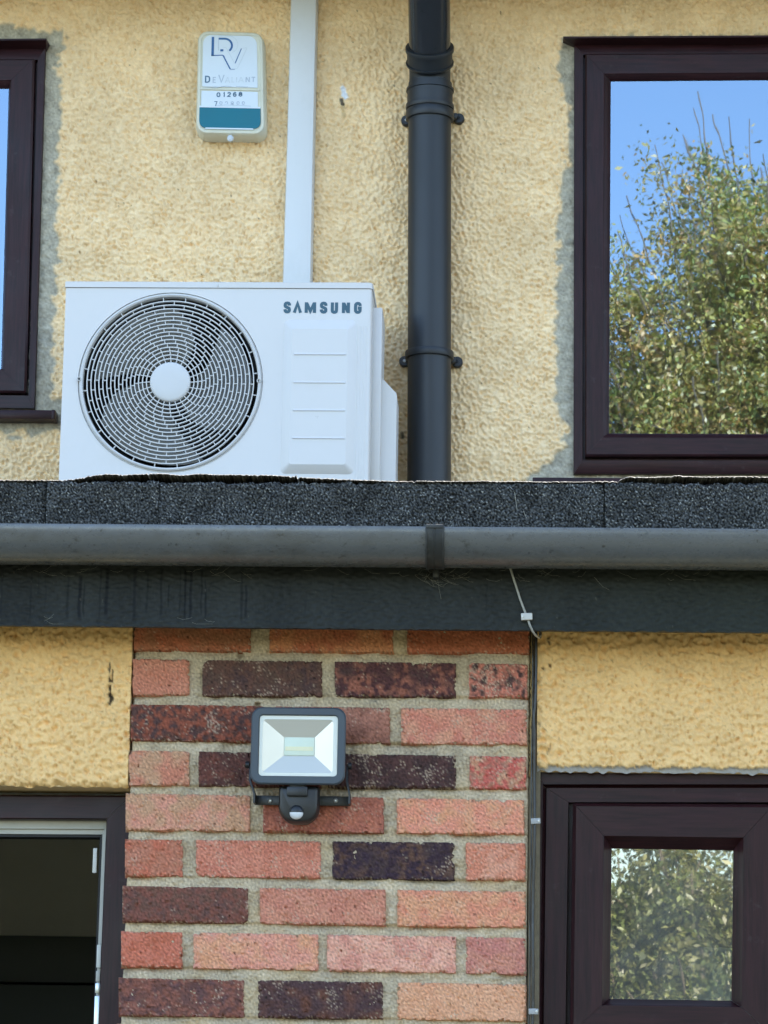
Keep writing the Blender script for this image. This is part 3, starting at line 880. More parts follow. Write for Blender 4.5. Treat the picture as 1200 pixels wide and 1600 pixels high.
# mortar fillet and open joint between pillar and the right-hand panel
g0, g1 = P(829, 990, YL), P(843, 1600, YL)
MB().box((g0[0]-.001, YL+.016, 0), (pr+.006, YL+.1, ZT)).obj('joint_backing', simple('grimy_joint', (.15, .12, .075), .9, .5, 60, .5, 200), BP)
rng = random.Random(5)
pts = []
for i in range(70):
    y = 985+i*(230/69)
    pts.append((y, 829.5-(y-985)*.012+rng.uniform(-1, 1)))
fl = MB(); rws = []
for y, xx in pts:
    a = P3(xx, y, YL+.004); wv = .0032+rng.uniform(-.0012, .0012)
    rws.append([(a[0], YL+.02, a[2]), (a[0]+wv*.2, YL+.003+rng.uniform(0, .002), a[2]), (a[0]+wv, YL+.005, a[2]), (a[0]+wv*1.5, YL+.02, a[2])])
fl.loft(rws, closed=False)
fl.obj('mortar_fillet', simple('dirty_mortar_fillet', S(150, 128, 84), .95, .45, 90, .6, 200), BP, 60)

# ------------------------------------------------------------------ fascia, gutter, flat roof
ZF0, ZF1 = P(600, 983, 4.885)[1], P(600, 820, 4.885)[1]
st = .0011
nx, nz = int(2.3/st), 92
u, v = np.meshgrid(np.linspace(-1.3, 1.0, nx), np.linspace(0, 1, nz))
zb_ = ZF0+.0005*lownoise((8, nx), st, .02, 601)[0]
Z = zb_[None]+(ZF1-zb_[None])*v
sh = u.shape
base = np.array([.021, .024, .0235])
C = base*(1+.10*lownoise(sh, st, .2, 602)+.10*bandnoise(sh, st, .02, 603, .5, .25)+.06*bandnoise(sh, st, .006, 604, .5))[..., None]
gx_ = sstep(-.2, .4, u)[..., None]
C = C*(1-gx_)+C*np.array([.95, 1.0, .86])*gx_
wv = lownoise(sh, st, .03, 605)*.0006
zA, zB = P(600, 893, 4.885)[1], P(600, 975, 4.885)[1]
for k, (px, s0, s1, wd, am) in enumerate([(2, .0, 1, 1.4, .5), (48, .1, 1, 1.2, .5), (60, .0, .6, 1.0, .3), (71, .0, .8, .9, .4), (106, .0, 1, 1.6, .5), (125, .15, 1, 1.9, .85), (131, .3, .95, 1.1, .6), (157, .0, 1, 1.2, .5), (167, .0, .95, 2.2, .85),
      (210, .0, 1, 2.0, .7), (230, .1, .85, 1.2, .5), (252, .0, .95, 1.4, .6), (263, .3, .75, 1.0, .6), (281, .0, .9, .9, .5), (289, .0, 1, 1.3, .8), (298, .0, 1, 1.9, .8), (315, .0, .9, 1.1, .6), (321, .2, 1, 1.2, .7), (378, .0, 1, 1.3, .55), (384, .3, .95, 1.6, .7), (478, .4, .9, 1.0, .25), (520, .2, .9, 1.0, .25), (760, .2, .8, 1.2, .3)]):
    x = P(px, 930, 4.885)[0]
    tz = (zA-Z)/(zA-zB)
    m = am*(1-sstep(wd*.0005, wd*.0020, np.abs(u-x+wv)))*sstep(s0-.06, s0+.04, tz)*(1-sstep(s1-.12, s1+.02, tz))
    C = C*(1-m[..., None])+np.array([.001, .002, .005])*m[..., None]
pale = (sstep(2.3, 2.9, bandnoise(sh, st, .008, 607, .5))*sstep(.2, 1.2, lownoise(sh, st, .04, 608)))[..., None]
C = C*(1-.35*pale)+np.array([.16, .15, .12])*.35*pale
H = .0003*bandnoise(sh, st, .02, 610, .5, .25)
FB = thing('fascia_board', 'long dark grey painted fascia board with water streaks under the gutter', 'fascia board', (-.15, 4.885, ZF0))
tf = NT('painted_fascia_face')
mf = tf.fin(tf.vcol(), .5, tf.bump(tf.noise(60, 4, .6, (.2, 1, 5)), .25, .0006), 0, .16)
mesh_obj('board_face', np.stack([u, 4.885-H, Z], -1).reshape(-1, 3), grid_faces(nz, nx), mf, FB, 180, np.clip(C, .003, .5).reshape(-1, 3))
MB().box((-2.6, 4.887, ZF0+.0015), (2.2, 4.905, ZF1)).box((-2.6, 4.885, ZF0+.001), (-1.3, 4.8869, ZF1)).box((1.0, 4.885, ZF0+.001), (2.2, 4.8869, ZF1)).obj('board_core', M['fascia'], FB)
tag(MB().box((-2.6, 4.907, ZF0+.03), (2.2, YL+.2, ZF0+.04)).obj('soffit_board', M['interior_dark']), 'narrow soffit board tucked behind the dark fascia', 'soffit')

GL, GR = -2.6, 2.2
gz0 = P(600, 824.5, 4.765)[1]; gr = .053; gyc = 4.765+gr
GU = thing('gutter', 'long grey weathered half round gutter running under the felt edge', 'gutter', (0, gyc, gz0-gr))
def gprof(r, th, lip=True):
    o = [(gyc-r*math.cos(a), gz0-r*math.sin(a)) for a in np.linspace(0, math.pi, 25)]
    i = [(gyc-(r-th)*math.cos(a), gz0-(r-th)*math.sin(a)) for a in np.linspace(math.pi, 0, 25)]
    if lip: o = [(gyc-r+.003, gz0+.003), (gyc-r+.0005, gz0+.0025)]+o
    return o+i
clipx = P(679, 860, 4.765)[0]
for a, b in ((GL, clipx), (clipx+.001, GR)):
    mb = MB(); n = 40
    mb.loft([[(a+(b-a)*k/n, y, z) for y, z in gprof(gr, .0025)] for k in range(n+1)], True, True, True)
    mb.obj('gutter_run', M['gutter'], GU, 40)
mb = MB()
cw = .0148
mb.loft([[(clipx+dx, y, z+.001) for y, z in gprof(gr+ex, .0028)] for dx, ex in ((-cw, .0026), (-cw+.0015, .0036), (-.002, .0032), (-.001, .0024), (.001, .0024), (.002, .0032), (cw-.0015, .0036), (cw, .0026))], True, True, True)
mb.obj('union_clip', M['gutter_clip'], GU, 30)
MB().box((clipx-.014, gyc-gr-.005, gz0-.001), (clipx+.014, gyc-gr+.008, gz0+.0055), .0015).obj('clip_lug', M['gutter_clip'], GU, 35)
for dx in (-.0125, .0125):
    MB().tube([(clipx+dx, gyc-(gr+.0045)*math.cos(a), gz0-(gr+.0045)*math.sin(a)) for a in np.linspace(.1, 1.5, 14)], .0011, 6).obj('clip_rib', M['gutter_clip'], GU, 60)
a = P(679, 898, 4.87)
MB().box((clipx-.005, 4.86, a[1]-.006), (clipx+.005, 4.884, gz0-gr+.01), .002).obj('clip_tongue', M['gutter_clip'], GU, 35)

# felt edge
FR = thing('flat_roof', 'felted flat roof edge with rough mineral felt above the gutter', 'flat roof', (0, 6.4, 2.5))
YF = 4.835
ztop_l, ztop_r = P(0, 750, YF)[1], P(1200, 753, YF)[1]
X0v, X1v = P(0, 750, YF)[0], P(1200, 753, YF)[0]
zf = lambda x: ztop_l+(ztop_r-ztop_l)*(x-X0v)/(X1v-X0v)
zfb = P(600, 836, YF)[1]
def px2x(px): return P(px, 780, YF)[0]
edges = [(-2.6, px2x(71)), (px2x(72.5), px2x(248)), (px2x(248.6), px2x(943)), (px2x(945), 2.2)]
st = .0016
rng = np.random.default_rng(7)
for i, (xa, xb) in enumerate(edges):
    # only the visible stretch is built fine
    s = st if True else .01
    xa_, xb_ = max(xa, -1.25), min(xb, .95)
    nx, nz = int((xb_-xa_)/s)+1, int(.086/s)
    topn = np.cumsum(rng.standard_normal(nx))*.0
    topn = lownoise((8, nx), s, .02, 900+i)[0]*.0010+bandnoise((8, nx), s, .004, 905+i)[0]*.0006
    xs = np.linspace(xa_, xb_, nx)
    u, v = np.meshgrid(xs, np.linspace(0, 1, nz))
    Zt = zf(xs)-.0018+topn
    Z = zfb+(Zt[None]-zfb)*v
    sh = u.shape
    g = bandnoise(sh, s, .0055, 910+i, .5); g2 = rng.standard_normal(sh)
    H = .0013*g+.0006*g2+.0014*lownoise(sh, s, .12, 920+i)+(.0006*((i % 2)*2-1))
    r = .008
    d = np.clip((Zt[None]-Z)/r, 0, 1)
    back = r*(1-np.sqrt(1-(1-d)**2))*.7
    e = np.minimum(u-xa_, xb_-u)
    H -= .003*(1-sstep(0, .004, e+.001*lownoise(sh, s, .01, 930+i)))
    gc = bandnoise(sh, s, .0055, 970+i, .5)
    val = np.clip(.050*(1+.8*gc+.7*g2), .003, .6)
    lt = sstep(2.1, 3.0, g2+.6*gc)
    big = lownoise(sh, s, .06, 940+i)
    val = val*(1+.12*big)
    Cc = val[..., None]*np.array([.97, 1.0, .98])
    Cc = Cc*(1-lt[..., None])+np.array([.42, .42, .38])*lt[..., None]
    V = np.stack([u, YF-H+back, Z], -1).reshape(-1, 3)
    mesh_obj('felt_strip', V, grid_faces(nz, nx), M['felt'], FR, 180, Cc.reshape(-1, 3))
# top cap sheet with a lifted, ragged front edge
n = 1500
xs = np.linspace(-1.3, 1.0, n)
def bump_lift(px0, px1, px2, px3, hgt):
    a, b, c, d = (px2x(q) for q in (px0, px1, px2, px3))
    return hgt*sstep(a, b, xs)*(1-sstep(c, d, xs))
lift = bump_lift(95, 170, 330, 640, .0105)+bump_lift(960, 985, 1400, 1500, .0085)+bump_lift(1050, 1054, 1064, 1068, .0015)
nz1 = lownoise((8, n), .0015, .09, 951)[0]; nz2 = bandnoise((8, n), .0015, .007, 952, .5)[0]
crv = lift*(1+.10*nz1)+.0004*nz2*(1+lownoise((8, n), .0015, .05, 957)[0])
thick = .0014+.0005*np.abs(nz2)
rws = []
fr = YF-.001+.0015*nz1+.0008*nz2
for k in range(n):
    zt = zf(xs[k])+crv[k]
    t = thick[k]
    rws.append([(xs[k], YF+.35, zf(xs[k])+.003-t), (xs[k], YF+.05, zf(xs[k])+crv[k]*.8-t), (xs[k], fr[k]+.003, zt-t), (xs[k], fr[k], zt-t*.6), (xs[k], fr[k]+.0015, zt), (xs[k], YF+.05, zf(xs[k])+crv[k]*.8+.001), (xs[k], YF+.35, zf(xs[k])+.004)])
R_ = np.array(rws)
V = R_.reshape(-1, 3); m = 7
i = np.arange(n-1)[:, None]*m+np.arange(m-1)[None]
F = np.stack([i, i+m, i+m+1, i+1], -1).reshape(-1, 4)
cv = np.clip(rng.normal(.11, .11, len(V)), .015, .6)[:, None]*np.array([1.0, .95, .86])
mesh_obj('felt_cap_sheet', V, F, M['felt'], FR, 50, cv)
M['felt_plain'] = simple('mineral_felt_plain', (.16, .155, .14), .8, .25, 150, .6, 900)
MB().box((-7, YF+.2, zfb+.02), (7, YU-.002, zfb+.078)).obj('roof_deck', M['felt_plain'], FR)
MB().box((-2.6, YF+.014, zfb-.002), (2.2, YF+.23, zfb+.074)).obj('edge_batten', M['interior_dark'], FR)
# straws and grass blades caught on the felt
def strand(pts, r, mat, label, cat='cobweb', group=None):
    o = MB().tube(pts, r, 5).obj('cobweb_strand' if cat == 'cobweb' else 'straw', M[mat], None, 60)
    return tag(o, label, cat, group)
strand([P3(804, 769, YF-.003), P3(806, 782, YF-.006), P3(808, 797, YF-.003)], .0004, 'web', 'thin pale straw stuck on the felt edge right of the gutter clip', 'straw')
strand([P3(818, 798, YF-.003), P3(820, 804, YF-.005), P3(823, 810, YF-.003)], .0004, 'web', 'tiny pale straw lower down on the felt edge, above the grey cable', 'straw')
rg = random.Random(12)
webs = MB()
for (cx_, cy_, n_, sx, sy) in ((90, 890, 10, 90, 6), (350, 892, 12, 200, 6), (640, 893, 16, 80, 9), (300, 968, 3, 50, 5), (72, 968, 3, 20, 6), (700, 900, 10, 60, 8), (900, 895, 12, 200, 6), (1050, 896, 8, 120, 8), (680, 905, 14, 22, 12)):
    for _ in range(n_):
        x = cx_+rg.gauss(0, 1)*sx*.5; y = cy_+rg.gauss(0, 1)*sy*.5
        L = rg.uniform(8, 34); an = rg.uniform(-.7, .7) if sy < 12 else rg.uniform(-1.5, 1.5)
        pts = []
        for k in range(6):
            t = k/5
            pts.append(P3(x+math.cos(an)*L*t, min(975, max(884, y+math.sin(an)*L*t+4*math.sin(t*3)*rg.uniform(.3, 1))), 4.884-.003*math.sin(t*3.14)))
        webs.tube(pts, .00013, 4)
wo = webs.obj('cobweb', M['web'], None, 60)
tag(wo, 'wispy old cobwebs across the dark fascia board below the gutter', 'cobweb', None, 'stuff')

# ------------------------------------------------------------------ air conditioning unit
YA, YB = 7.60, 7.86
tlc, trc = P(104, 438.5, YA), P(583, 443, YA)
AX0 = P(97.5, 600, YA)[0]; AX1 = P(579, 600, YA)[0]
AZ1 = (tlc[1]+trc[1])/2; AZ0 = AZ1-.57
AC = thing('air_conditioner', 'white outdoor air conditioning unit with round fan grille behind the roof edge', 'air conditioner', ((AX0+AX1)/2, (YA+YB)/2, AZ0))
fc = P(266, 597, YA); FRAD = P(411, 597, YA)[0]-P(122, 597, YA)[0]; FRAD /= 2
# casing: front sheet with a round hole, rounded right corner and sides
mb = MB()
zl = AZ1-.017
ns = 72
hole_ = [(fc[0]+FRAD*math.cos(2*math.pi*k/ns), fc[1]+FRAD*math.sin(2*math.pi*k/ns)) for k in range(ns)]
fx0, fx1 = AX0, AX1-.010
def sq(k):
    a = 2*math.pi*k/ns; c, s = math.cos(a), math.sin(a)
    tx = ((fx1-fc[0])/c if c > 0 else (fx0-fc[0])/c) if abs(c) > 1e-6 else 1e9
    tz = ((zl-fc[1])/s if s > 0 else (AZ0-fc[1])/s) if abs(s) > 1e-6 else 1e9
    t = min(tx, tz)
    return (fc[0]+c*t, fc[1]+s*t)
outer = [sq(k) for k in range(ns)]
mb.loft([[(x, YA, z) for x, z in outer], [(x, YA, z) for x, z in hole_], [(x, YA+.02, z) for x, z in hole_]])
# the four corners missed by the radial split
for cxn, czn in ((fx0, AZ0), (fx1, AZ0), (fx1, zl), (fx0, zl)):
    ks = sorted(range(ns), key=lambda k: math.hypot(outer[k][0]-cxn, outer[k][1]-czn))
    e1 = [k for k in ks if abs(outer[k][0]-cxn) < 1e-6][0]; e2 = [k for k in ks if abs(outer[k][1]-czn) < 1e-6][0]
    mb.add([(outer[e1][0], YA, outer[e1][1]), (cxn, YA, czn), (outer[e2][0], YA, outer[e2][1])], [(0, 1, 2)])
# rounded corner + right side, left side, back
prof = [(fx1, YA)]+[(fx1+.010*math.sin(a), YA+.010*(1-math.cos(a))) for a in np.linspace(.2, math.pi/2, 7)]+[(AX1, YB), (AX0, YB), (AX0, YA+.0005), (AX0+.0005, YA)]
mb.loft([[(x, y, z) for x, y in prof] for z in (AZ0, zl)], closed=False)
mb.obj('casing', M['ac_white'], AC, 30)
MB().box((AX0+.001, YA+.001, AZ0+.0), (AX1-.001, YB, AZ0+.012)).obj('base_tray', M['ac_white'], AC)
# lid
mb = MB()
mb.loft([[(x, y, z) for x, y in prof_] for prof_, z in (
    ([(AX0-.002, YA-.003), (AX1-.008, YA-.003), (AX1-.001, YA+.001), (AX1+.002, YA+.008), (AX1+.002, YB+.002), (AX0-.002, YB+.002)], zl+.0012),
    ([(AX0-.002, YA-.003), (AX1-.008, YA-.003), (AX1-.001, YA+.001), (AX1+.002, YA+.008), (AX1+.002, YB+.002), (AX0-.002, YB+.002)], AZ1-.002),
    ([(AX0, YA-.001), (AX1-.009, YA-.001), (AX1-.003, YA+.003), (AX1, YA+.009), (AX1, YB), (AX0, YB)], AZ1))], True, True, True)
mb.obj('lid', M['ac_white'], AC, 30)
def screw_at(px, py, Yp, parent, r=.0035, mat='screw'):
    c = P3(px, py, Yp)
    MB().lathe((c[0], Yp+.001, c[2]), (0, -1, 0), [(0, r), (.0015, r), (.0025, r*.7), (.002, r*.35), (.0012, .0001)], 12).obj('screw', M[mat], parent, 40)
screw_at(341, 446, YA-.003, AC, .003, 'ac_grille')
# grille surround
sc = FRAD/144.5   # metres per photo pixel
c3 = (fc[0], YA, fc[1])
MB().lathe(c3, (0, -1, 0), [(-.02, FRAD*.995), (-.003, FRAD*.995), (-.003, FRAD*.985), (.004, FRAD*.98), (.0065, FRAD*.965), (.004, FRAD*.95), (-.004, FRAD*.945), (-.012, FRAD*.942)], 96).obj('grille_rim', M['ac_grille'], AC, 40)
gr_o = MB()
NR = 17
r_in, r_out = 31*sc, FRAD*.944
dr = (r_out-r_in)/NR
spokes = MB()
phase = 0
for k in range(NR):
    ra_, rb_ = r_in+dr*k, r_in+dr*(k+1)
    ns_ = 24
    for j in range(ns_):
        a = 2*math.pi*(j+phase)/ns_
        c_, s_ = math.cos(a), math.sin(a)
        t = .0010
        pts = []
        for rr, sg in ((ra_-.0003, -1), (rb_+.0003, -1), (rb_+.0003, 1), (ra_-.0003, 1)):
            pts.append((fc[0]+rr*c_-sg*t*s_, fc[1]+rr*s_+sg*t*c_))
        spokes.add([(x, YA-.0015, z) for x, z in pts]+[(x, YA+.006, z) for x, z in pts], [(0, 1, 2, 3), (0, 4, 5, 1), (1, 5, 6, 2), (2, 6, 7, 3), (3, 7, 4, 0)])
    phase += (.06 if k < 3 else .22 if k < 6 else .36 if k < 9 else .5)
go = spokes.obj('fan_grille', M['ac_grille'], AC, 0)
for k in range(NR):
    rr = r_in+dr*k
    if k == 0: continue
    mb = MB()
    mb.lathe(c3, (0, -1, 0), [(.0024, rr-.0013), (.0024, rr+.0013), (-.009, rr+.0010), (-.009, rr-.0010), (.0024, rr-.0013)], 72)
    mb.obj('grille_ring', M['ac_grille'], go, 40)
MB().lathe(c3, (0, -1, 0), [(-.012, r_in+.001), (.002, r_in+.001), (.0045, r_in-.001), (.006, r_in-.006), (.007, r_in*.5), (.0072, .0005)], 64, False, True).obj('hub_cap', M['ac_grille'], AC, 40)
for px, py in ((123.5, 592), (404.5, 595)):
    c = P3(px, py, YA-.006)
    MB().lathe((c[0], YA-.002, c[2]), (0, -1, 0), [(0, .0056), (.006, .0056), (.0066, .0046), (.004, .0036), (.002, .0001)], 20).obj('grille_screw', M['ac_grille'], AC, 40)
    MB().lathe((c[0], YA-.004, c[2]), (0, -1, 0), [(0, .0032), (.0015, .0032), (.002, .0005)], 14).obj('screw_head', M['bracket'], AC, 40)
# fan housing, blades, coil
MB().lathe(c3, (0, -1, 0), [(-.02, FRAD*.94), (-.05, FRAD*.90), (-.10, FRAD*.89), (-.17, FRAD*.92), (-.17, .001)], 64).obj('fan_shroud', M['ac_dark'], AC, 50)
MB().lathe(c3, (0, -1, 0), [(-.10, .045), (-.045, .045), (-.038, .04), (-.036, .001)], 32).obj('fan_hub', M['ac_blade'], AC, 40)
for k in range(3):
    mb = MB(); rws = []
    a0 = R(100+120*k)
    for i in range(13):
        t = i/12
        rr = .042+(FRAD*.865-.042)*t
        sweep = a0+.55*t**1.3
        wid = 1.45+.25*math.sin(t*3.0)
        row = []
        for j in range(15):
            s = j/14
            a = sweep+wid*(s-.5)
            yy_ = YA+.050+.050*(s-.5)*(1-.3*t)+.012*(s-.5)**2
            row.append((fc[0]+rr*math.cos(a), yy_, fc[1]+rr*math.sin(a)))
        rws.append(row)
    mb.loft(rws, closed=False)
    mb.obj('fan_blade', M['ac_blade'], AC, 60)
# embossed service panel on the right
def rr_px(xa, xb, ya, yb, Yp, r, n=4):
    a, b = P(xa, yb, Yp), P(xb, ya, Yp)
    return rrect(a[0], b[0], a[1], b[1], r, n)
o0 = rr_px(438, 557, 500, 740.5, YA, .012); o1 = rr_px(452, 544, 516, 727, YA, .006)
ctr0 = P(438, 740.5, YA)
shift = lambda ps, dy: [(x-(z-ctr0[1])*0.0, z) for x, z in ps]
mb = MB().loft([[(x, YA+.0004, z) for x, z in o0], [(x, YA-.0015, z) for x, z in rr_px(439, 556, 502, 739.5, YA, .012)], [(x, YA-.0125, z) for x, z in rr_px(451, 545, 515, 728, YA, .007)], [(x, YA-.0135, z) for x, z in o1]], True, False, True)
mb.obj('embossed_panel', M['ac_white'], AC, 25)
for yy_ in (554, 598, 641.5, 685):
    a = P(459-(yy_-554)*.02, yy_, YA-.0135); b = P(541-(yy_-554)*.02, yy_+1, YA-.0135)
    yf = YA-.0134
    MB().add([(a[0], yf, a[1]+.005), (b[0], yf, a[1]+.005), (b[0]-.002, yf-.0026, a[1]), (a[0]+.002, yf-.0026, a[1]), (b[0], yf, a[1]-.0012), (a[0], yf, a[1]-.0012)],
             [(0, 3, 2, 1), (3, 5, 4, 2), (0, 5, 3), (1, 2, 4)]).obj('pressed_line', M['ac_white'], AC)
for px in (560, 564.5, 569, 573):
    a = P(px, 510, YA); b = P(px, 745, YA)
    MB().tube([(a[0], YA+.0004, AZ0+.02), (a[0], YA+.0004, a[1])], .0013, 8).obj('corner_rib', M['ac_white'], AC, 60)
a = P(495, 651, YA-.0135)
for dx, dz in ((-.002, .001), (.001, -.003), (.003, .001)):
    MB().lathe((a[0]+dx, YA-.0132, a[1]+dz), (0, -1, 0), [(0, .0012), (.0006, .0008), (.0008, .0001)], 7).obj('paint_fleck', M['white_pvc'], AC, 60)
# side: guard strip, pipe-valve cover with sloping top
a = P(600, 493, 7.74); 
gx1 = a[0]
mb = MB().box((AX1-.002, 7.66, AZ0), (P(597.5, 493, 7.66)[0], 7.76, a[1]), .004); mb.obj('side_guard', M['ac_white'], AC, 35)
b = P(601, 505, 7.80)
MB().box((AX1-.002, 7.763, AZ0), (b[0], 7.82, P(601, 504, 7.80)[1]), .004).obj('side_handle', M['ac_white'], AC, 35)
vx = P(620.5, 617, 7.72)[0]
z1_ = P(600, 596, 7.72)[1]; z2_ = P(620, 617, 7.72)[1]
mb = MB()
pr_ = [(AX1, z1_+.006), (P(600, 596, 7.72)[0], z1_), (vx-.008, z2_+.006), (vx-.002, z2_+.001), (vx, z2_-.006), (vx, AZ0), (AX1, AZ0)]
mb.loft([[(x, 7.70, z) for x, z in pr_], [(x, 7.84, z) for x, z in pr_]], True, True, True)
mb.obj('valve_cover', M['ac_white'], AC, 20)
# cradle: wall brackets hold the unit
for xx in (AX0+.12, AX1-.12):
    MB().box((xx-.02, YA+.01, AZ0-.035), (xx+.02, YU, AZ0-.002)).box((xx-.02, YU-.04, AZ0-.35), (xx+.02, YU, AZ0-.036)).obj('wall_bracket', M['ac_white'], AC)

# logo strokes
def ribbon(mb, pts, t, Yp, closed=False):
    """flat ribbon of width t along pts (X, Z)"""
    pts = [p for i, p in enumerate(pts) if i == 0 or math.hypot(p[0]-pts[i-1][0], p[1]-pts[i-1][1]) > 1e-6]
    n = len(pts); L = []; Rr = []
    if n < 2: return
    for i in range(n):
        p = np.array(pts[i]); a = np.array(pts[max(i-1, 0)]); b = np.array(pts[min(i+1, n-1)])
        d1 = p-a if i > 0 else b-p; d2 = b-p if i < n-1 else p-a
        d1 = d1/np.linalg.norm(d1); d2 = d2/np.linalg.norm(d2)
        n1 = np.array([-d1[1], d1[0]]); n2 = np.array([-d2[1], d2[0]])
        m_ = n1+n2; m_ = m_/np.linalg.norm(m_)
        k = min(1/max(m_.dot(n1), .35), 2.2)
        L.append(p+m_*t/2*k); Rr.append(p-m_*t/2*k)
    mb.loft([[(l[0], Yp, l[1]), (r[0], Yp, r[1])] for l, r in zip(L, Rr)], closed=False)
GLY = {
 'S': [[(.93, .70), (.90, .86), (.74, .97), (.5, 1), (.26, .97), (.10, .86), (.08, .72), (.16, .60), (.5, .50), (.84, .40), (.92, .28), (.90, .14), (.74, .03), (.5, 0), (.26, .03), (.10, .14), (.07, .30)]],
 'A': [[(.02, -.09), (.5, .96), (.98, -.09)]],
 'M': [[(.03, -.09), (.03, 1.09)], [(.08, .98), (.5, .12), (.92, .98)], [(.97, -.09), (.97, 1.09)]],
 'U': [[(.07, 1.09), (.07, .22), (.14, .07), (.35, 0), (.65, 0), (.86, .07), (.93, .22), (.93, 1.09)]],
 'N': [[(.06, -.09), (.06, 1.09)], [(.10, 1.02), (.90, -.02)], [(.94, -.09), (.94, 1.09)]],
 'G': [[(.93, .70), (.90, .86), (.74, .97), (.5, 1), (.26, .97), (.10, .86), (.07, .6), (.07, .4), (.10, .14), (.26, .03), (.5, 0), (.74, .03), (.90, .14), (.93, .30), (.93, .47), (.5, .47)]],
 'D': [[(.07, -.06), (.07, 1.0), (.5, 1.0), (.8, .92), (.93, .7), (.93, .3), (.8, .08), (.5, 0), (.07, 0)]],
 'E': [[(.9, 1), (.07, 1), (.07, 0), (.9, 0)], [(.07, .5), (.8, .5)]],
 'V': [[(.02, 1.09), (.5, .0), (.98, 1.09)]],
 'L': [[(.07, 1.09), (.07, 0), (.95, 0)]],
 'I': [[(.5, 1.09), (.5, -.09)]],
 'T': [[(0, 1), (1, 1)], [(.5, 1), (.5, -.09)]],
 'a': [[(.0, -.09), (.45, 1.0), (.55, 1.0), (1.0, -.09)], [(.2, .3), (.8, .3)]],
 '0': [[(.5, 1), (.2, .93), (.07, .7), (.07, .3), (.2, .07), (.5, 0), (.8, .07), (.93, .3), (.93, .7), (.8, .93), (.5, 1)]],
 '1': [[(.2, .78), (.55, 1.0), (.55, -.09)]],
 '2': [[(.1, .75), (.2, .93), (.5, 1), (.8, .93), (.9, .72), (.75, .5), (.1, 0), (.95, 0)]],
 '6': [[(.88, .85), (.7, .98), (.4, .98), (.15, .8), (.07, .4), (.15, .1), (.5, 0), (.85, .1), (.93, .3), (.85, .52), (.5, .6), (.15, .5)]],
 '8': [[(.5, .53), (.15, .65), (.15, .88), (.5, 1), (.85, .88), (.85, .65), (.5, .53), (.1, .4), (.1, .12), (.5, 0), (.9, .12), (.9, .4), (.5, .53)]],
 '7': [[(.05, 1), (.93, 1), (.4, -.09)]],
 '9': [[(.9, .5), (.5, .4), (.15, .5), (.07, .72), (.15, .92), (.5, 1), (.85, .92), (.93, .6), (.85, .2), (.6, .02), (.3, .02), (.12, .15)]],
}
def glyph(ch, xa, xb, ya, yb, Yp, t_px, mat, parent, cut=-1.0, name='letter'):
    """cut: share of the letter's height missing at the bottom"""
    a, b = P(xa, yb, Yp), P(xb, ya, Yp)
    t = t_px/FPX*Yp/.96
    mb = MB()
    x0_, x1_, z0_, z1_ = a[0]+t*.4, b[0]-t*.4, a[1]+t*.45, b[1]-t*.45
    for i, line in enumerate(GLY[ch]):
        pts = [(x0_+(x1_-x0_)*u_, z0_+(z1_-z0_)*v_) for u_, v_ in line if v_ >= cut]
        if len(pts) > 1: ribbon(mb, pts, t, Yp-i*.00006)
    if mb.V: mb.obj(name, M[mat], parent)
lg = [('S', 442.7, 455), ('A', 457.6, 472), ('M', 476, 494), ('S', 499.4, 512), ('U', 516.6, 528.5), ('N', 534, 547), ('G', 552.8, 565.4)]
for i, (ch, xa, xb) in enumerate(lg):
    glyph(ch, xa, xb, 471.2+i*.12, 489.4+i*.12, YA-.0006, 4.9, 'logo', AC)

# ------------------------------------------------------------------ trunking, pipe, alarm
tk = MB(); rws = []
for py, xa, xb in ((-30, 455, 496), (0, 454, 495), (220, 448, 490), (438, 441.5, 486), (520, 440, 485)):
    l, r = P(xa, py, 7.945), P(xb, py, 7.945)
    z = l[1]
    rws.append([(l[0]-.001, 8.0, z), (l[0], 7.952, z), (l[0]+.0025, 7.946, z), (l[0]+.006, 7.945, z), (r[0]-.006, 7.945, z), (r[0]-.0025, 7.946, z), (r[0], 7.952, z), (r[0]+.001, 8.0, z)])
tk.loft(rws, closed=False)
TK = tk.obj('pipe_trunking', M['trunk'], None, 30)
tag(TK, 'tall white plastic trunking on the wall above the fan unit', 'trunking')

PY = 7.915
pt, pb = P(671.5, 150, PY), P(670.5, 745, PY)
PR = .0575
sl_ = (pb[0]-pt[0])/(pb[1]-pt[1])
def pc(z): return (pt[0]+sl_*(z-pt[1]), PY, z)
DP = thing('soil_pipe', 'black plastic drainpipe running up the yellow wall to the eaves', 'drainpipe', pc(2.55))
zc = {k: P(671, k, PY-.06)[1] for k in (119, 128, 131, 150, 153, 157, 160, 172, 176, 540, 556)}
MB().lathe(pc(2.55), (sl_, 0, 1), [(0, PR), (zc[172]-2.55, PR)], 48).obj('lower_pipe', M['pipe'], DP, 50)
base = pc(zc[176])
z_ = lambda k: zc[k]-zc[176]
MB().lathe(base, (0, 0, 1), [(0, PR), (0, .0600), (z_(160)-.001, .0600), (z_(160)-.001, .0640), (z_(157), .0655), (z_(153), .0645), (z_(153)+.001, .0612), (z_(131)-.002, .0612), (z_(131)-.001, .0645), (z_(128), .0640), (z_(128)+.001, .0595), (z_(119), .0585), (z_(119)+.002, .055)], 56).obj('coupling', M['pipe'], DP, 28)
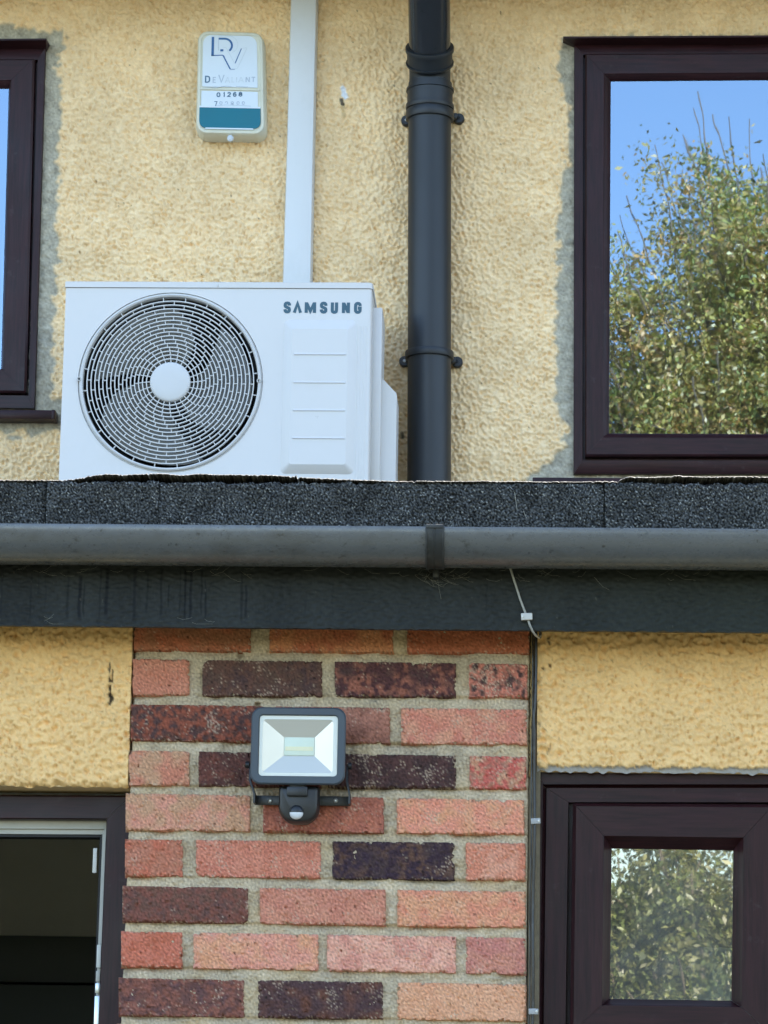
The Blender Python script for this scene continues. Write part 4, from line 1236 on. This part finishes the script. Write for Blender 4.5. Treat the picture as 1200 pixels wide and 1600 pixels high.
# swan neck towards the eaves gutter
phi = R(43)
d = Vector((0, -math.sin(phi), math.cos(phi)))
bz = zc[119]
B0 = Vector(pc(bz-.01))
bend = [B0+Vector((0, 0, 0))]
for t in np.linspace(0, phi, 8):
    rad = .055
    bend.append(B0+Vector((0, -rad*(1-math.cos(t)), .012+rad*math.sin(t))))
bend.append(bend[-1]+d*.03)
MB().tube(bend, .0555, 48).obj('offset_bend', M['pipe'], DP, 50)
e = bend[-1]-d*.022
MB().lathe(tuple(e), tuple(d), [(-.006, .0555), (-.002, .0600), (.003, .0640), (.008, .0645), (.009, .0610), (.040, .0610), (.041, .0648), (.050, .0652), (.053, .0640), (.053, .0585), (.053, .056)], 56).obj('bend_socket', M['pipe'], DP, 28)
e2 = e+d*.04
e3 = e2+d*.36
MB().lathe(tuple(e2), tuple(d), [(0, .0558), (.37, .0558)], 56).obj('offset_pipe', M['pipe_gloss'], DP, 50)
MB().tube([e3, e3+Vector((0, -.02, .03)), e3+Vector((0, -.02, .12))], .056, 32).obj('upper_bend', M['pipe'], DP, 50)
# holding clips with screwed ears
for (pyt, pyb, ears) in ((None, None, ((635, 187.5), (717, 184.5))), (541, 552, ((632, 564), (714.5, 565)))):
    if pyt:
        za, zb_ = P(671, pyb, PY-.06)[1], P(671, pyt, PY-.06)[1]
    else:
        za, zb_ = zc[176]-.001, zc[160]-.004
    cl = MB().lathe(pc(za), (0, 0, 1), [(0, PR+.0005), (0, .0635), (.002, .0645), (zb_-za-.002, .0645), (zb_-za, .0635), (zb_-za, PR+.0005)], 56).obj('pipe_clip', M['pipe'], DP, 30)
    for (ex, ey) in ears:
        c = P3(ex, ey, 7.982)
        MB().lathe((c[0], 7.998, c[2]), (0, -1, 0), [(0, .0145), (.014, .0145), (.017, .0125), (.0172, .002)], 24, False, True).obj('clip_ear', M['pipe'], DP, 35)
        MB().lathe((c[0], 7.9815, c[2]), (0, -1, 0), [(0, .0045), (.0025, .0042), (.003, .003), (.0015, .0015), (.0015, .0001)], 14).obj('screw', M['screw'] if ex < 670 else M['bracket'], DP, 35)
        s = 1 if ex > 670 else -1
        MB().box((c[0]-s*.004, 7.966, c[2]-.007), (pc(c[2])[0]+s*.050, 7.99, c[2]+.010), .003).obj('clip_arm', M['pipe'], DP, 35)

# alarm box
Ya = 7.935
qa = [(309, 47), (411.5, 50), (414.5, 211), (305.5, 209)]
wq = [P(a, b, Ya) for a, b in qa]
def bil(u, v):   # u right, v down
    x = (wq[0][0]*(1-u)+wq[1][0]*u)*(1-v)+(wq[3][0]*(1-u)+wq[2][0]*u)*v
    z = (wq[0][1]*(1-u)+wq[1][1]*u)*(1-v)+(wq[3][1]*(1-u)+wq[2][1]*u)*v
    return x, z
def ring_uv(ins, r, Yp, u0=0, u1=1, v0=0, v1=1, n=6):
    # unit box measured in photo pixels: 106 x 165
    o = rrect((u0*106+ins), (u1*106-ins), -(v1*165-ins), -(v0*165+ins), r, n)
    return [(*(lambda p: (p[0], Yp, p[1]))(bil(x/106, -z/165)),) for x, z in o]
ABX = thing('alarm_box', 'cream burglar alarm box with faded label and blue strobe strip', 'alarm box', (bil(.5, 1)[0], 7.97, bil(.5, 1)[1]))
mb = MB().loft([ring_uv(-1, 17, 8.0), ring_uv(-1, 17, 7.96), ring_uv(0, 17, Ya+.008), ring_uv(2.2, 15, Ya), ring_uv(5.5, 12, Ya-.0015), ring_uv(7, 10, Ya+.0015), ring_uv(8, 9, Ya+.002)], True, False, True)
mb.obj('cover', M['alarm'], ABX, 40)
def plate(u0, u1, v0, v1, r, Yp, mat, name, bow=0):
    o = rrect(u0*106, u1*106, -v1*165, -v0*165, r, 5)
    front = [(*(lambda p: (p[0], Yp, p[1]))(bil(x/106, -z/165)),) for x, z in o]
    back = [(x, Ya+.003, z) for x, _, z in front]
    MB().loft([back, front], True, False, True).obj(name, M[mat], ABX, 30)
plate(.085, .90, .045, .545, (1, 1, 14, 14), Ya-.0006, 'label', 'logo_label')
plate(.075, .90, .585, .73, 1.0, Ya-.0006, 'label', 'number_label')
plate(.055, .93, .562, .574, .8, Ya-.0012, 'alarm', 'label_rail')
plate(.05, .94, .733, .748, .8, Ya-.003, 'label', 'lens_lip')
plate(.05, .935, .748, .942, (11, 11, 1, 1), Ya-.0022, 'alarm_blue', 'strobe_lens')
plate(.14, .83, .942, .954, .5, Ya-.0035, 'label', 'lens_lip')
c = P3(359.5, 214, Ya)
MB().lathe((c[0], Ya+.01, c[2]), (0, -.85, -.5), [(0, .009), (.008, .0085), (.012, .006), (.013, .001)], 20).obj('tamper_screw_cap', M['label'], ABX, 40)
# printing on the label, px coordinates taken straight from the label's layout
Yt = Ya-.0011
def apx(cx_, cy_): return (295+cx_/8.423, 40+cy_/8.421)
def arib(pts, t, mat, name='emblem_stroke', dy=0):
    mb = MB(); ribbon(mb, [P(*apx(*p), Yt) for p in pts], 1.3*t/8.42/FPX*8.2, Yt-dy); mb.obj(name, M[mat], ABX)
def arcpts(cx_, cy_, rx, ry, a0, a1, n=14): return [(cx_+rx*math.cos(R(a0+(a1-a0)*i/n)), cy_-ry*math.sin(R(a0+(a1-a0)*i/n))) for i in range(n+1)]
arib([(318, 148), (312, 400)], 26, 'print_blue')
arib([(300, 394), (440, 388), (470, 410)], 10, 'print_blue')
arib([(392, 172), (470, 172)]+arcpts(470, 262, 98, 90, 90, -50), 21, 'print_blue', dy=.0001)
arib([(392, 166), (392, 330)], 5, 'print_grey', dy=.0002)
arib([(415, 325), (455, 325)], 24, 'print_blue')
arib([(336, 136), (510, 134)]+arcpts(520, 250, 126, 114, 88, -65), 4.5, 'print_pale', dy=.0003)
arib([(336, 136), (332, 380), (430, 352)], 4, 'print_pale')
arib([(450, 390), (545, 572)], 13, 'print_blue', dy=.0002)
arib([(545, 574), (605, 574)], 6, 'print_blue')
arib([(445, 290), (490, 290), (605, 500)], 5, 'print_pale')
arib([(610, 495), (692, 302)], 9, 'print_blue')
arib([(692, 298), (768, 292), (640, 560), (608, 574)], 4.5, 'print_pale', dy=.0002)
dv = [('D', 208, 285, 660, 752, 'print_dark', 18), ('E', 312, 366, 676, 752, 'print_grey', 12), ('V', 385, 472, 650, 750, 'print_grey', 14), ('a', 475, 545, 678, 750, 'print_pale', 12),
      ('L', 560, 605, 678, 748, 'print_pale', 12), ('I', 618, 640, 678, 746, 'print_pale', 12), ('a', 650, 725, 678, 746, 'print_pale', 12), ('N', 745, 805, 676, 744, 'print_grey', 13), ('T', 818, 880, 674, 742, 'print_grey', 14)]
for ch, xa, xb, ya, yb, mt, t in dv:
    (a1, b1), (a2, b2) = apx(xa, ya), apx(xb, yb)
    glyph(ch, a1, a2, b1, b2, Yt, t/8.42, mt, ABX)
for ch, xa, xb in (('0', 362, 418), ('1', 445, 485), ('2', 502, 558), ('6', 578, 632), ('8', 652, 708)):
    (a1, b1), (a2, b2) = apx(xa, 878-(xa-362)*.02), apx(xb, 940-(xa-362)*.02)
    glyph(ch, a1, a2, b1, b2, Yt, 15/8.42, 'print_dark', ABX, -1, 'digit')
for i, (ch, xa, xb) in enumerate((('7', 328, 378), ('9', 398, 446), ('2', 470, 520), ('8', 546, 598), ('9', 625, 670), ('9', 694, 742))):
    (a1, b1), (a2, b2) = apx(xa, 995), apx(xb, 1066)
    glyph(ch, a1, a2, b1, b2, Yt, 10/8.42, 'print_dark' if i == 0 else 'print_grey', ABX, .28 if i else -1, 'digit')
arib([(175, 822), (380, 812), (490, 794), (560, 800)], 5, 'print_grey', 'peeling_edge')
arib([(620, 800), (780, 804)], 5, 'print_grey', 'peeling_edge')
arib([(340, 1058), (480, 1044), (700, 1050), (815, 1060)], 4, 'print_grey', 'peeling_edge')

# ------------------------------------------------------------------ floodlight
FY = 4.925
fl = lambda px, py, Yp=FY: P(px, py, Yp)
FLT = thing('floodlight', 'dark grey rectangular floodlight with motion sensor screwed to the brick pillar', 'floodlight', (fl(466, 1200)[0], 4.97, fl(466, 1290)[1]))
def fring(xa, xb, ya, yb, r, Yp, Yref=FY, n=6):
    a, b = P(xa, yb, Yref), P(xb, ya, Yref)
    return [(x, Yp, z) for x, z in rrect(a[0], b[0], a[1], b[1], r, n)]
MB().loft([fring(402, 530, 1120, 1212, .010, 4.968), fring(394, 538, 1111, 1218, .014, 4.955), fring(390, 541, 1105.5, 1225, .017, FY+.006), fring(390.5, 540.5, 1106, 1224.5, .017, FY+.002),
           fring(392.5, 538.5, 1108, 1222.5, .016, FY), fring(402, 529.5, 1117, 1213, .007, FY), fring(403, 528.5, 1118, 1212, .006, FY+.0015), fring(403.5, 528, 1118.5, 1211.5, .006, FY+.006)], True, True, False).obj('housing', M['lamp_body'], FLT, 28)
MB().loft([fring(403.5, 528, 1118.5, 1211.5, .006, FY+.0045), fring(408, 521.5, 1124, 1206.5, .006, FY+.0045), fring(408.6, 521, 1124.6, 1206, .006, FY+.006)]).obj('gasket', M['gasket_white'], FLT, 30)
# faceted reflector
def fq(xa, xb, ya, yb, Yp):
    a, b = P(xa, yb, FY), P(xb, ya, FY)
    return [(a[0], Yp, a[1]), (b[0], Yp, a[1]), (b[0], Yp, b[1]), (a[0], Yp, b[1])]
o, i_ = fq(407.5, 522, 1123.5, 1207, FY+.0058), fq(444, 489, 1152, 1177, FY+.0175)
rf = None
for s in range(4):
    k = (s+1) % 4
    MB().add([o[s], o[k], i_[k], i_[s]], [(0, 1, 2, 3)]).obj('reflector_facet', M['reflector'], FLT)
a, b = P(442.5, 1178.5, FY), P(490.5, 1150.5, FY)
MB().box((a[0], FY+.0150, a[1]), (b[0], FY+.03, b[1]), .0012).obj('led_board', M['led'], FLT, 35)
zm = a[1]+(b[1]-a[1])*.42
MB().box((a[0]+.002, FY+.0142, zm-.0045), (b[0]-.002, FY+.0151, zm+.0020)).obj('led_phosphor', M['led_yellow'], FLT)
gq = fq(404, 527.5, 1119, 1211, FY+.003)
MB().add(gq, [(0, 1, 2, 3)]).obj('front_glass', M['lamp_glass'], FLT)
# bracket: two arms and a foot strap
Yb_ = 4.985
zs0, zs1 = P(0, 1259, Yb_)[1], P(0, 1243.5, Yb_)[1]
zs0, zs1 = P(473, 1258.5, Yb_)[1], P(473, 1243.5, Yb_)[1]
xa_, xb_ = P(397.5, 1250, Yb_)[0], P(548.5, 1250, Yb_)[0]
MB().box((xa_, Yb_, zs0), (xb_, Yb_+.003, zs1), .001).obj('bracket_foot', M['bracket'], FLT, 35)
for x, s in ((xa_, 1), (xb_, -1)):
    zt_ = P(391, 1195, 4.95)[1]
    mb = MB()
    x2 = P(390.2, 1195, 4.95)[0]-.002 if s > 0 else P(541, 1195, 4.95)[0]+.002
    rws = []
    for (xx, zz, wy) in ((x, zs0+.001, .014), (x, zs1, .014), (x2, zs1+.022, .013), (x2, zt_, .011), (x2, zt_+.006, .007)):
        rws.append([(xx, Yb_+.003-wy*2, zz), (xx+s*.003, Yb_+.003-wy*2, zz), (xx+s*.003, Yb_+.003, zz), (xx, Yb_+.003, zz)])
    mb.loft(rws, True, True, True).obj('bracket_arm', M['bracket'], FLT, 20)
    zk = P(389, 1194, 4.955)[1]
    MB().lathe((x2-s*.004, 4.965, zk), (s, 0, 0), [(-.002, .001), (-.002, .006), (.004, .006)], 12).obj('pivot_bolt', M['bracket'], FLT, 35)
for px in (422, 524.5):
    c = P3(px, 1251, Yb_)
    MB().lathe((c[0], Yb_, c[2]), (0, -1, 0), [(0, .0040), (.0015, .0037), (.0022, .0026), (.001, .0012), (.001, .0001)], 16).obj('screw', M['screw'], FLT, 35)
# sensor head
def srg(xa, xb, ya, yb, Yp, top=.004, bot=.026):
    a, b = P(xa, yb, 4.94), P(xb, ya, 4.94)
    return [(x, Yp, z) for x, z in rrect(a[0], b[0], a[1], b[1], (bot, bot, top, top), 8)]
MB().loft([srg(436, 497, 1230, 1284, 4.982), srg(434.5, 498.5, 1228.5, 1285.5, 4.972), srg(434.5, 498.5, 1228.5, 1285.5, 4.945), srg(437, 496, 1231, 1283, 4.939), srg(440, 493, 1234, 1280, 4.937)], True, True, True).obj('sensor_body', M['sensor'], FLT, 30)
a, b = P(448, 1244, 4.935), P(481, 1229.5, 4.935)
MB().box((a[0], 4.930, a[1]), (b[0], 4.96, b[1]), .002).obj('hinge_block', M['bracket'], FLT, 35)
a, b = P(452, 1231, 4.94), P(477, 1222, 4.94)
MB().box((a[0], 4.935, a[1]-.004), (b[0], 4.965, b[1]), .002).obj('hinge_knuckle', M['sensor'], FLT, 35)
c = P3(463, 1269, 4.935); rr = .0112
MB().lathe((c[0], 4.939, c[2]), (0, -1, -.1), [(0, rr*1.05), (.002, rr*1.03), (.003, rr*.98)], 28).obj('lens_ring', M['sensor'], FLT, 35)
def dome(zsign, mat, name, z_off):
    rws = []
    for i in range(7):
        p = math.pi/2*i/6
        row = []
        for j in range(17):
            t = math.pi*j/16
            row.append((c[0]+rr*math.cos(t)*math.cos(p), 4.937-rr*.62*math.sin(p), c[2]+z_off+zsign*rr*math.sin(t)*math.cos(p)))
        rws.append(row)
    MB().loft(rws, closed=False).obj(name, mat, FLT, 60)
dome(-1, M['lens'], 'sensor_lens', -.0004)
dome(1, M['bracket'], 'sensor_hood', .0004)

# ------------------------------------------------------------------ cables and clips
pts = [(792, 880, 4.878), (798, 890, 4.876), (802, 903, 4.878), (807, 918, 4.880), (812, 934, 4.880), (818, 950, 4.880), (823.5, 964, 4.880), (828, 977, 4.879), (832, 986, 4.882), (837, 993, 4.90), (842, 996.5, 4.93), (845.5, 992, 4.96), (843, 985, 4.985), (840, 982, 5.0)]
tag(MB().tube([P3(*p) for p in pts], .0018, 8).obj('grey_cable', M['cable_grey'], None, 60), 'thin grey cable looping from the gutter down over the fascia board', 'cable')
a = P3(838, 982, 5.0)
tag(MB().tube([P3(838, 982, 4.99), P3(842, 984, 4.975), P3(844.5, 990, 4.975), P3(844, 996, 4.985)], .0022, 8).obj('cable_loop', M['cable_black'], None, 60), 'short black cable end curling out under the fascia beside the bricks', 'cable')
rg = random.Random(9)
pts = []
for i in range(60):
    t = i/59
    y = 975+t*700
    x = 837.5-t*6.5+.8*math.sin(t*17)+(-2.0*math.exp(-((y-1120)/14)**2))
    yy_ = 4.998 if y < 1205 else 4.998
    pts.append(P3(x, y, yy_+.0015*math.sin(t*23)))
tag(MB().tube(pts, .0024, 8).obj('black_cable', M['cable_black'], None, 60), 'black cable running down the joint between bricks and right-hand window', 'cable')
pts2 = [P3(833.2-(y-990)*.0105+.5*math.sin(y*.03), y, 5.002+.001*math.sin(y*.05)) for y in range(985, 1680, 12)]
tag(MB().tube(pts2, .0013, 6).obj('black_cable', M['cable_black'], None, 60), 'thinner black cable beside the brick edge, left of the thicker one', 'cable')
def cable_clip(px, py, Yp, w, h_, mat, label, tilt):
    c = P3(px, py, Yp)
    t = thing('cable_clip', label, 'cable clip', c, 'cable clips on the black and grey cables')
    sx = w/FPX*Yp; sz = h_/FPX*Yp
    ca, sa = math.cos(tilt), math.sin(tilt)
    mb = MB().box((-sx*.5, -.003, -sz*.5), (sx*.5, .005, sz*.5), .0012)
    mb.V = [(c[0]+x*ca-z*sa, c[1]+y, c[2]+x*sa+z*ca) for x, y, z in mb.V]
    mb.obj('clip_body', M[mat], t, 35)
    s = -1 if mat == 'clip_white' else 1
    MB().lathe((c[0]+s*sx*.34*ca, c[1]-.003, c[2]+s*sx*.34*sa), (0, -1, 0), [(0, .0022), (.001, .002), (.0012, .0001)], 10).obj('nail_head', M['screw'], t, 40)
cable_clip(823, 963.5, 4.876, 18, 11, 'clip_white', 'pale plastic cable clip nailed to the dark fascia board', .05)
cable_clip(837, 1283, 4.993, 15, 9, 'clip_grey', 'upper of two grey clips on the black cable beside the window frame', .08)
cable_clip(833.5, 1580.5, 4.993, 15, 9, 'clip_grey', 'lower of two grey clips on the black cable near the bottom edge', .0)

# ------------------------------------------------------------------ garden trees behind the camera, seen mirrored in the panes
def tree(name, label, base, crown_c, crown_r, n_clumps, per, leaf, pal, seed, trunk_r=.16, twigs=0, clump_r=.28, bright=1.0):
    rg = np.random.default_rng(seed)
    T = thing(name, label, 'tree' if 'tree' in name else 'shrub', base)
    # clump centres in an ellipsoid shell
    cs = []
    while len(cs) < n_clumps:
        p = rg.uniform(-1, 1, 3); r = np.linalg.norm(p)
        if r > 1 or r < .45: continue
        w = 1+.16*math.sin(3*math.atan2(p[1], p[0])+seed)+.12*math.sin(5*p[2]+seed)
        cs.append(np.array(crown_c)+p*np.array(crown_r)*w)
    cs = np.array(cs)
    N = n_clumps*per
    ci = np.repeat(np.arange(n_clumps), per)
    # every clump is a drooping spray of leaves along its own twig
    sd = cs-np.array(crown_c); sd /= np.linalg.norm(sd, axis=1)[:, None]
    sd = sd+rg.normal(0, .6, (n_clumps, 3)); sd[:, 2] -= .35; sd /= np.linalg.norm(sd, axis=1)[:, None]
    tt = rg.uniform(-1, 1, (N, 1))
    pos = cs[ci]+sd[ci]*tt*clump_r*1.6-np.array([0, 0, 1])*clump_r*.5*tt**2+rg.normal(0, 1, (N, 3))*clump_r*.42*rg.uniform(.5, 1.4, (n_clumps, 1))[ci]
    dirn = rg.normal(0, 1, (N, 3)); dirn[:, 2] -= .9
    dirn /= np.linalg.norm(dirn, axis=1)[:, None]
    side = np.cross(dirn, rg.normal(0, 1, (N, 3))); side /= np.linalg.norm(side, axis=1)[:, None]
    nrm = np.cross(dirn, side)
    L = leaf*rg.uniform(.6, 1.3, (N, 1)); W = L*.24
    a = pos; b = pos+dirn*L*.45+side*W+nrm*L*.06; c_ = pos+dirn*L-nrm*L*.1; d_ = pos+dirn*L*.45-side*W+nrm*L*.06
    V = np.stack([a, b, c_, d_], 1).reshape(-1, 3)
    F = np.arange(N*4).reshape(-1, 4)
    pal = np.array(pal)
    cc = pal[(rg.integers(0, len(pal), n_clumps)[ci]+(rg.random(N) < .35)*rg.integers(0, len(pal), N)) % len(pal)]
    cc = cc*rg.uniform(.9, 2.6, (N, 1))*bright
    CC = np.repeat(cc, 4, 0)
    o = mesh_obj('crown', V, F, M['leaf'], T, 0, CC)
    tag(o, kind='stuff')
    mb = MB()
    top = np.array(crown_c)+np.array([0, 0, crown_r[2]*.4])
    b3 = np.array(base, float)
    tr = [b3+(top-b3)*t+np.array([.12*math.sin(4*t+seed), .1*math.cos(3*t), 0]) for t in np.linspace(0, 1, 9)]
    mb.tube([tuple(p) for p in tr], [trunk_r*(1-.75*t) for t in np.linspace(0, 1, 9)], 10)
    mb.obj('trunk', M['wood_bark'], T, 60)
    mb = MB()
    for k in range(0, n_clumps, 3):
        t0 = rg.uniform(.3, .95); s = tr[int(t0*8)]
        e_ = cs[k]+(cs[k]-s)*.12
        mid = (s+e_)/2+rg.normal(0, .15, 3)+np.array([0, 0, .15])
        mb.tube([tuple(s), tuple(mid), tuple(e_)], [.035, .018, .005], 5, False)
    for k in range(twigs):
        q = cs[rg.integers(0, n_clumps)]
        if q[2] < crown_c[2]+crown_r[2]*.3: continue
        e_ = q+np.array([rg.normal(0, .12), rg.normal(0, .12), rg.uniform(.4, .9)])
        mb.tube([tuple(q), tuple((q+e_)/2+rg.normal(0, .05, 3)), tuple(e_)], [.012, .009, .003], 4, False)
    mb.obj('branches', M['wood_bark'], T, 60)
    return T
GREEN = [(.12, .13, .03), (.15, .14, .035), (.08, .10, .03), (.19, .15, .05), (.22, .14, .06), (.14, .12, .04)]
GREEN2 = [(.14, .17, .05), (.17, .18, .06), (.10, .13, .045), (.20, .20, .08)]
tree('garden_tree', 'tall leafy garden tree with browning leaves, mirrored in the upper window', (2.9, -8.5, 0), (2.6, -8.5, 6.55), (2.8, 1.6, 2.75), 2300, 215, .052, GREEN, 3, .2, 22, .25, 1.35)
tree('laurel_shrub', 'large bright green shrub mirrored in the small dusty pane', (.9, -7.6, 0), (1.15, -7.6, 1.6), (1.9, .8, 1.85), 850, 260, .048, GREEN2, 8, .07, 0, .2, .55)
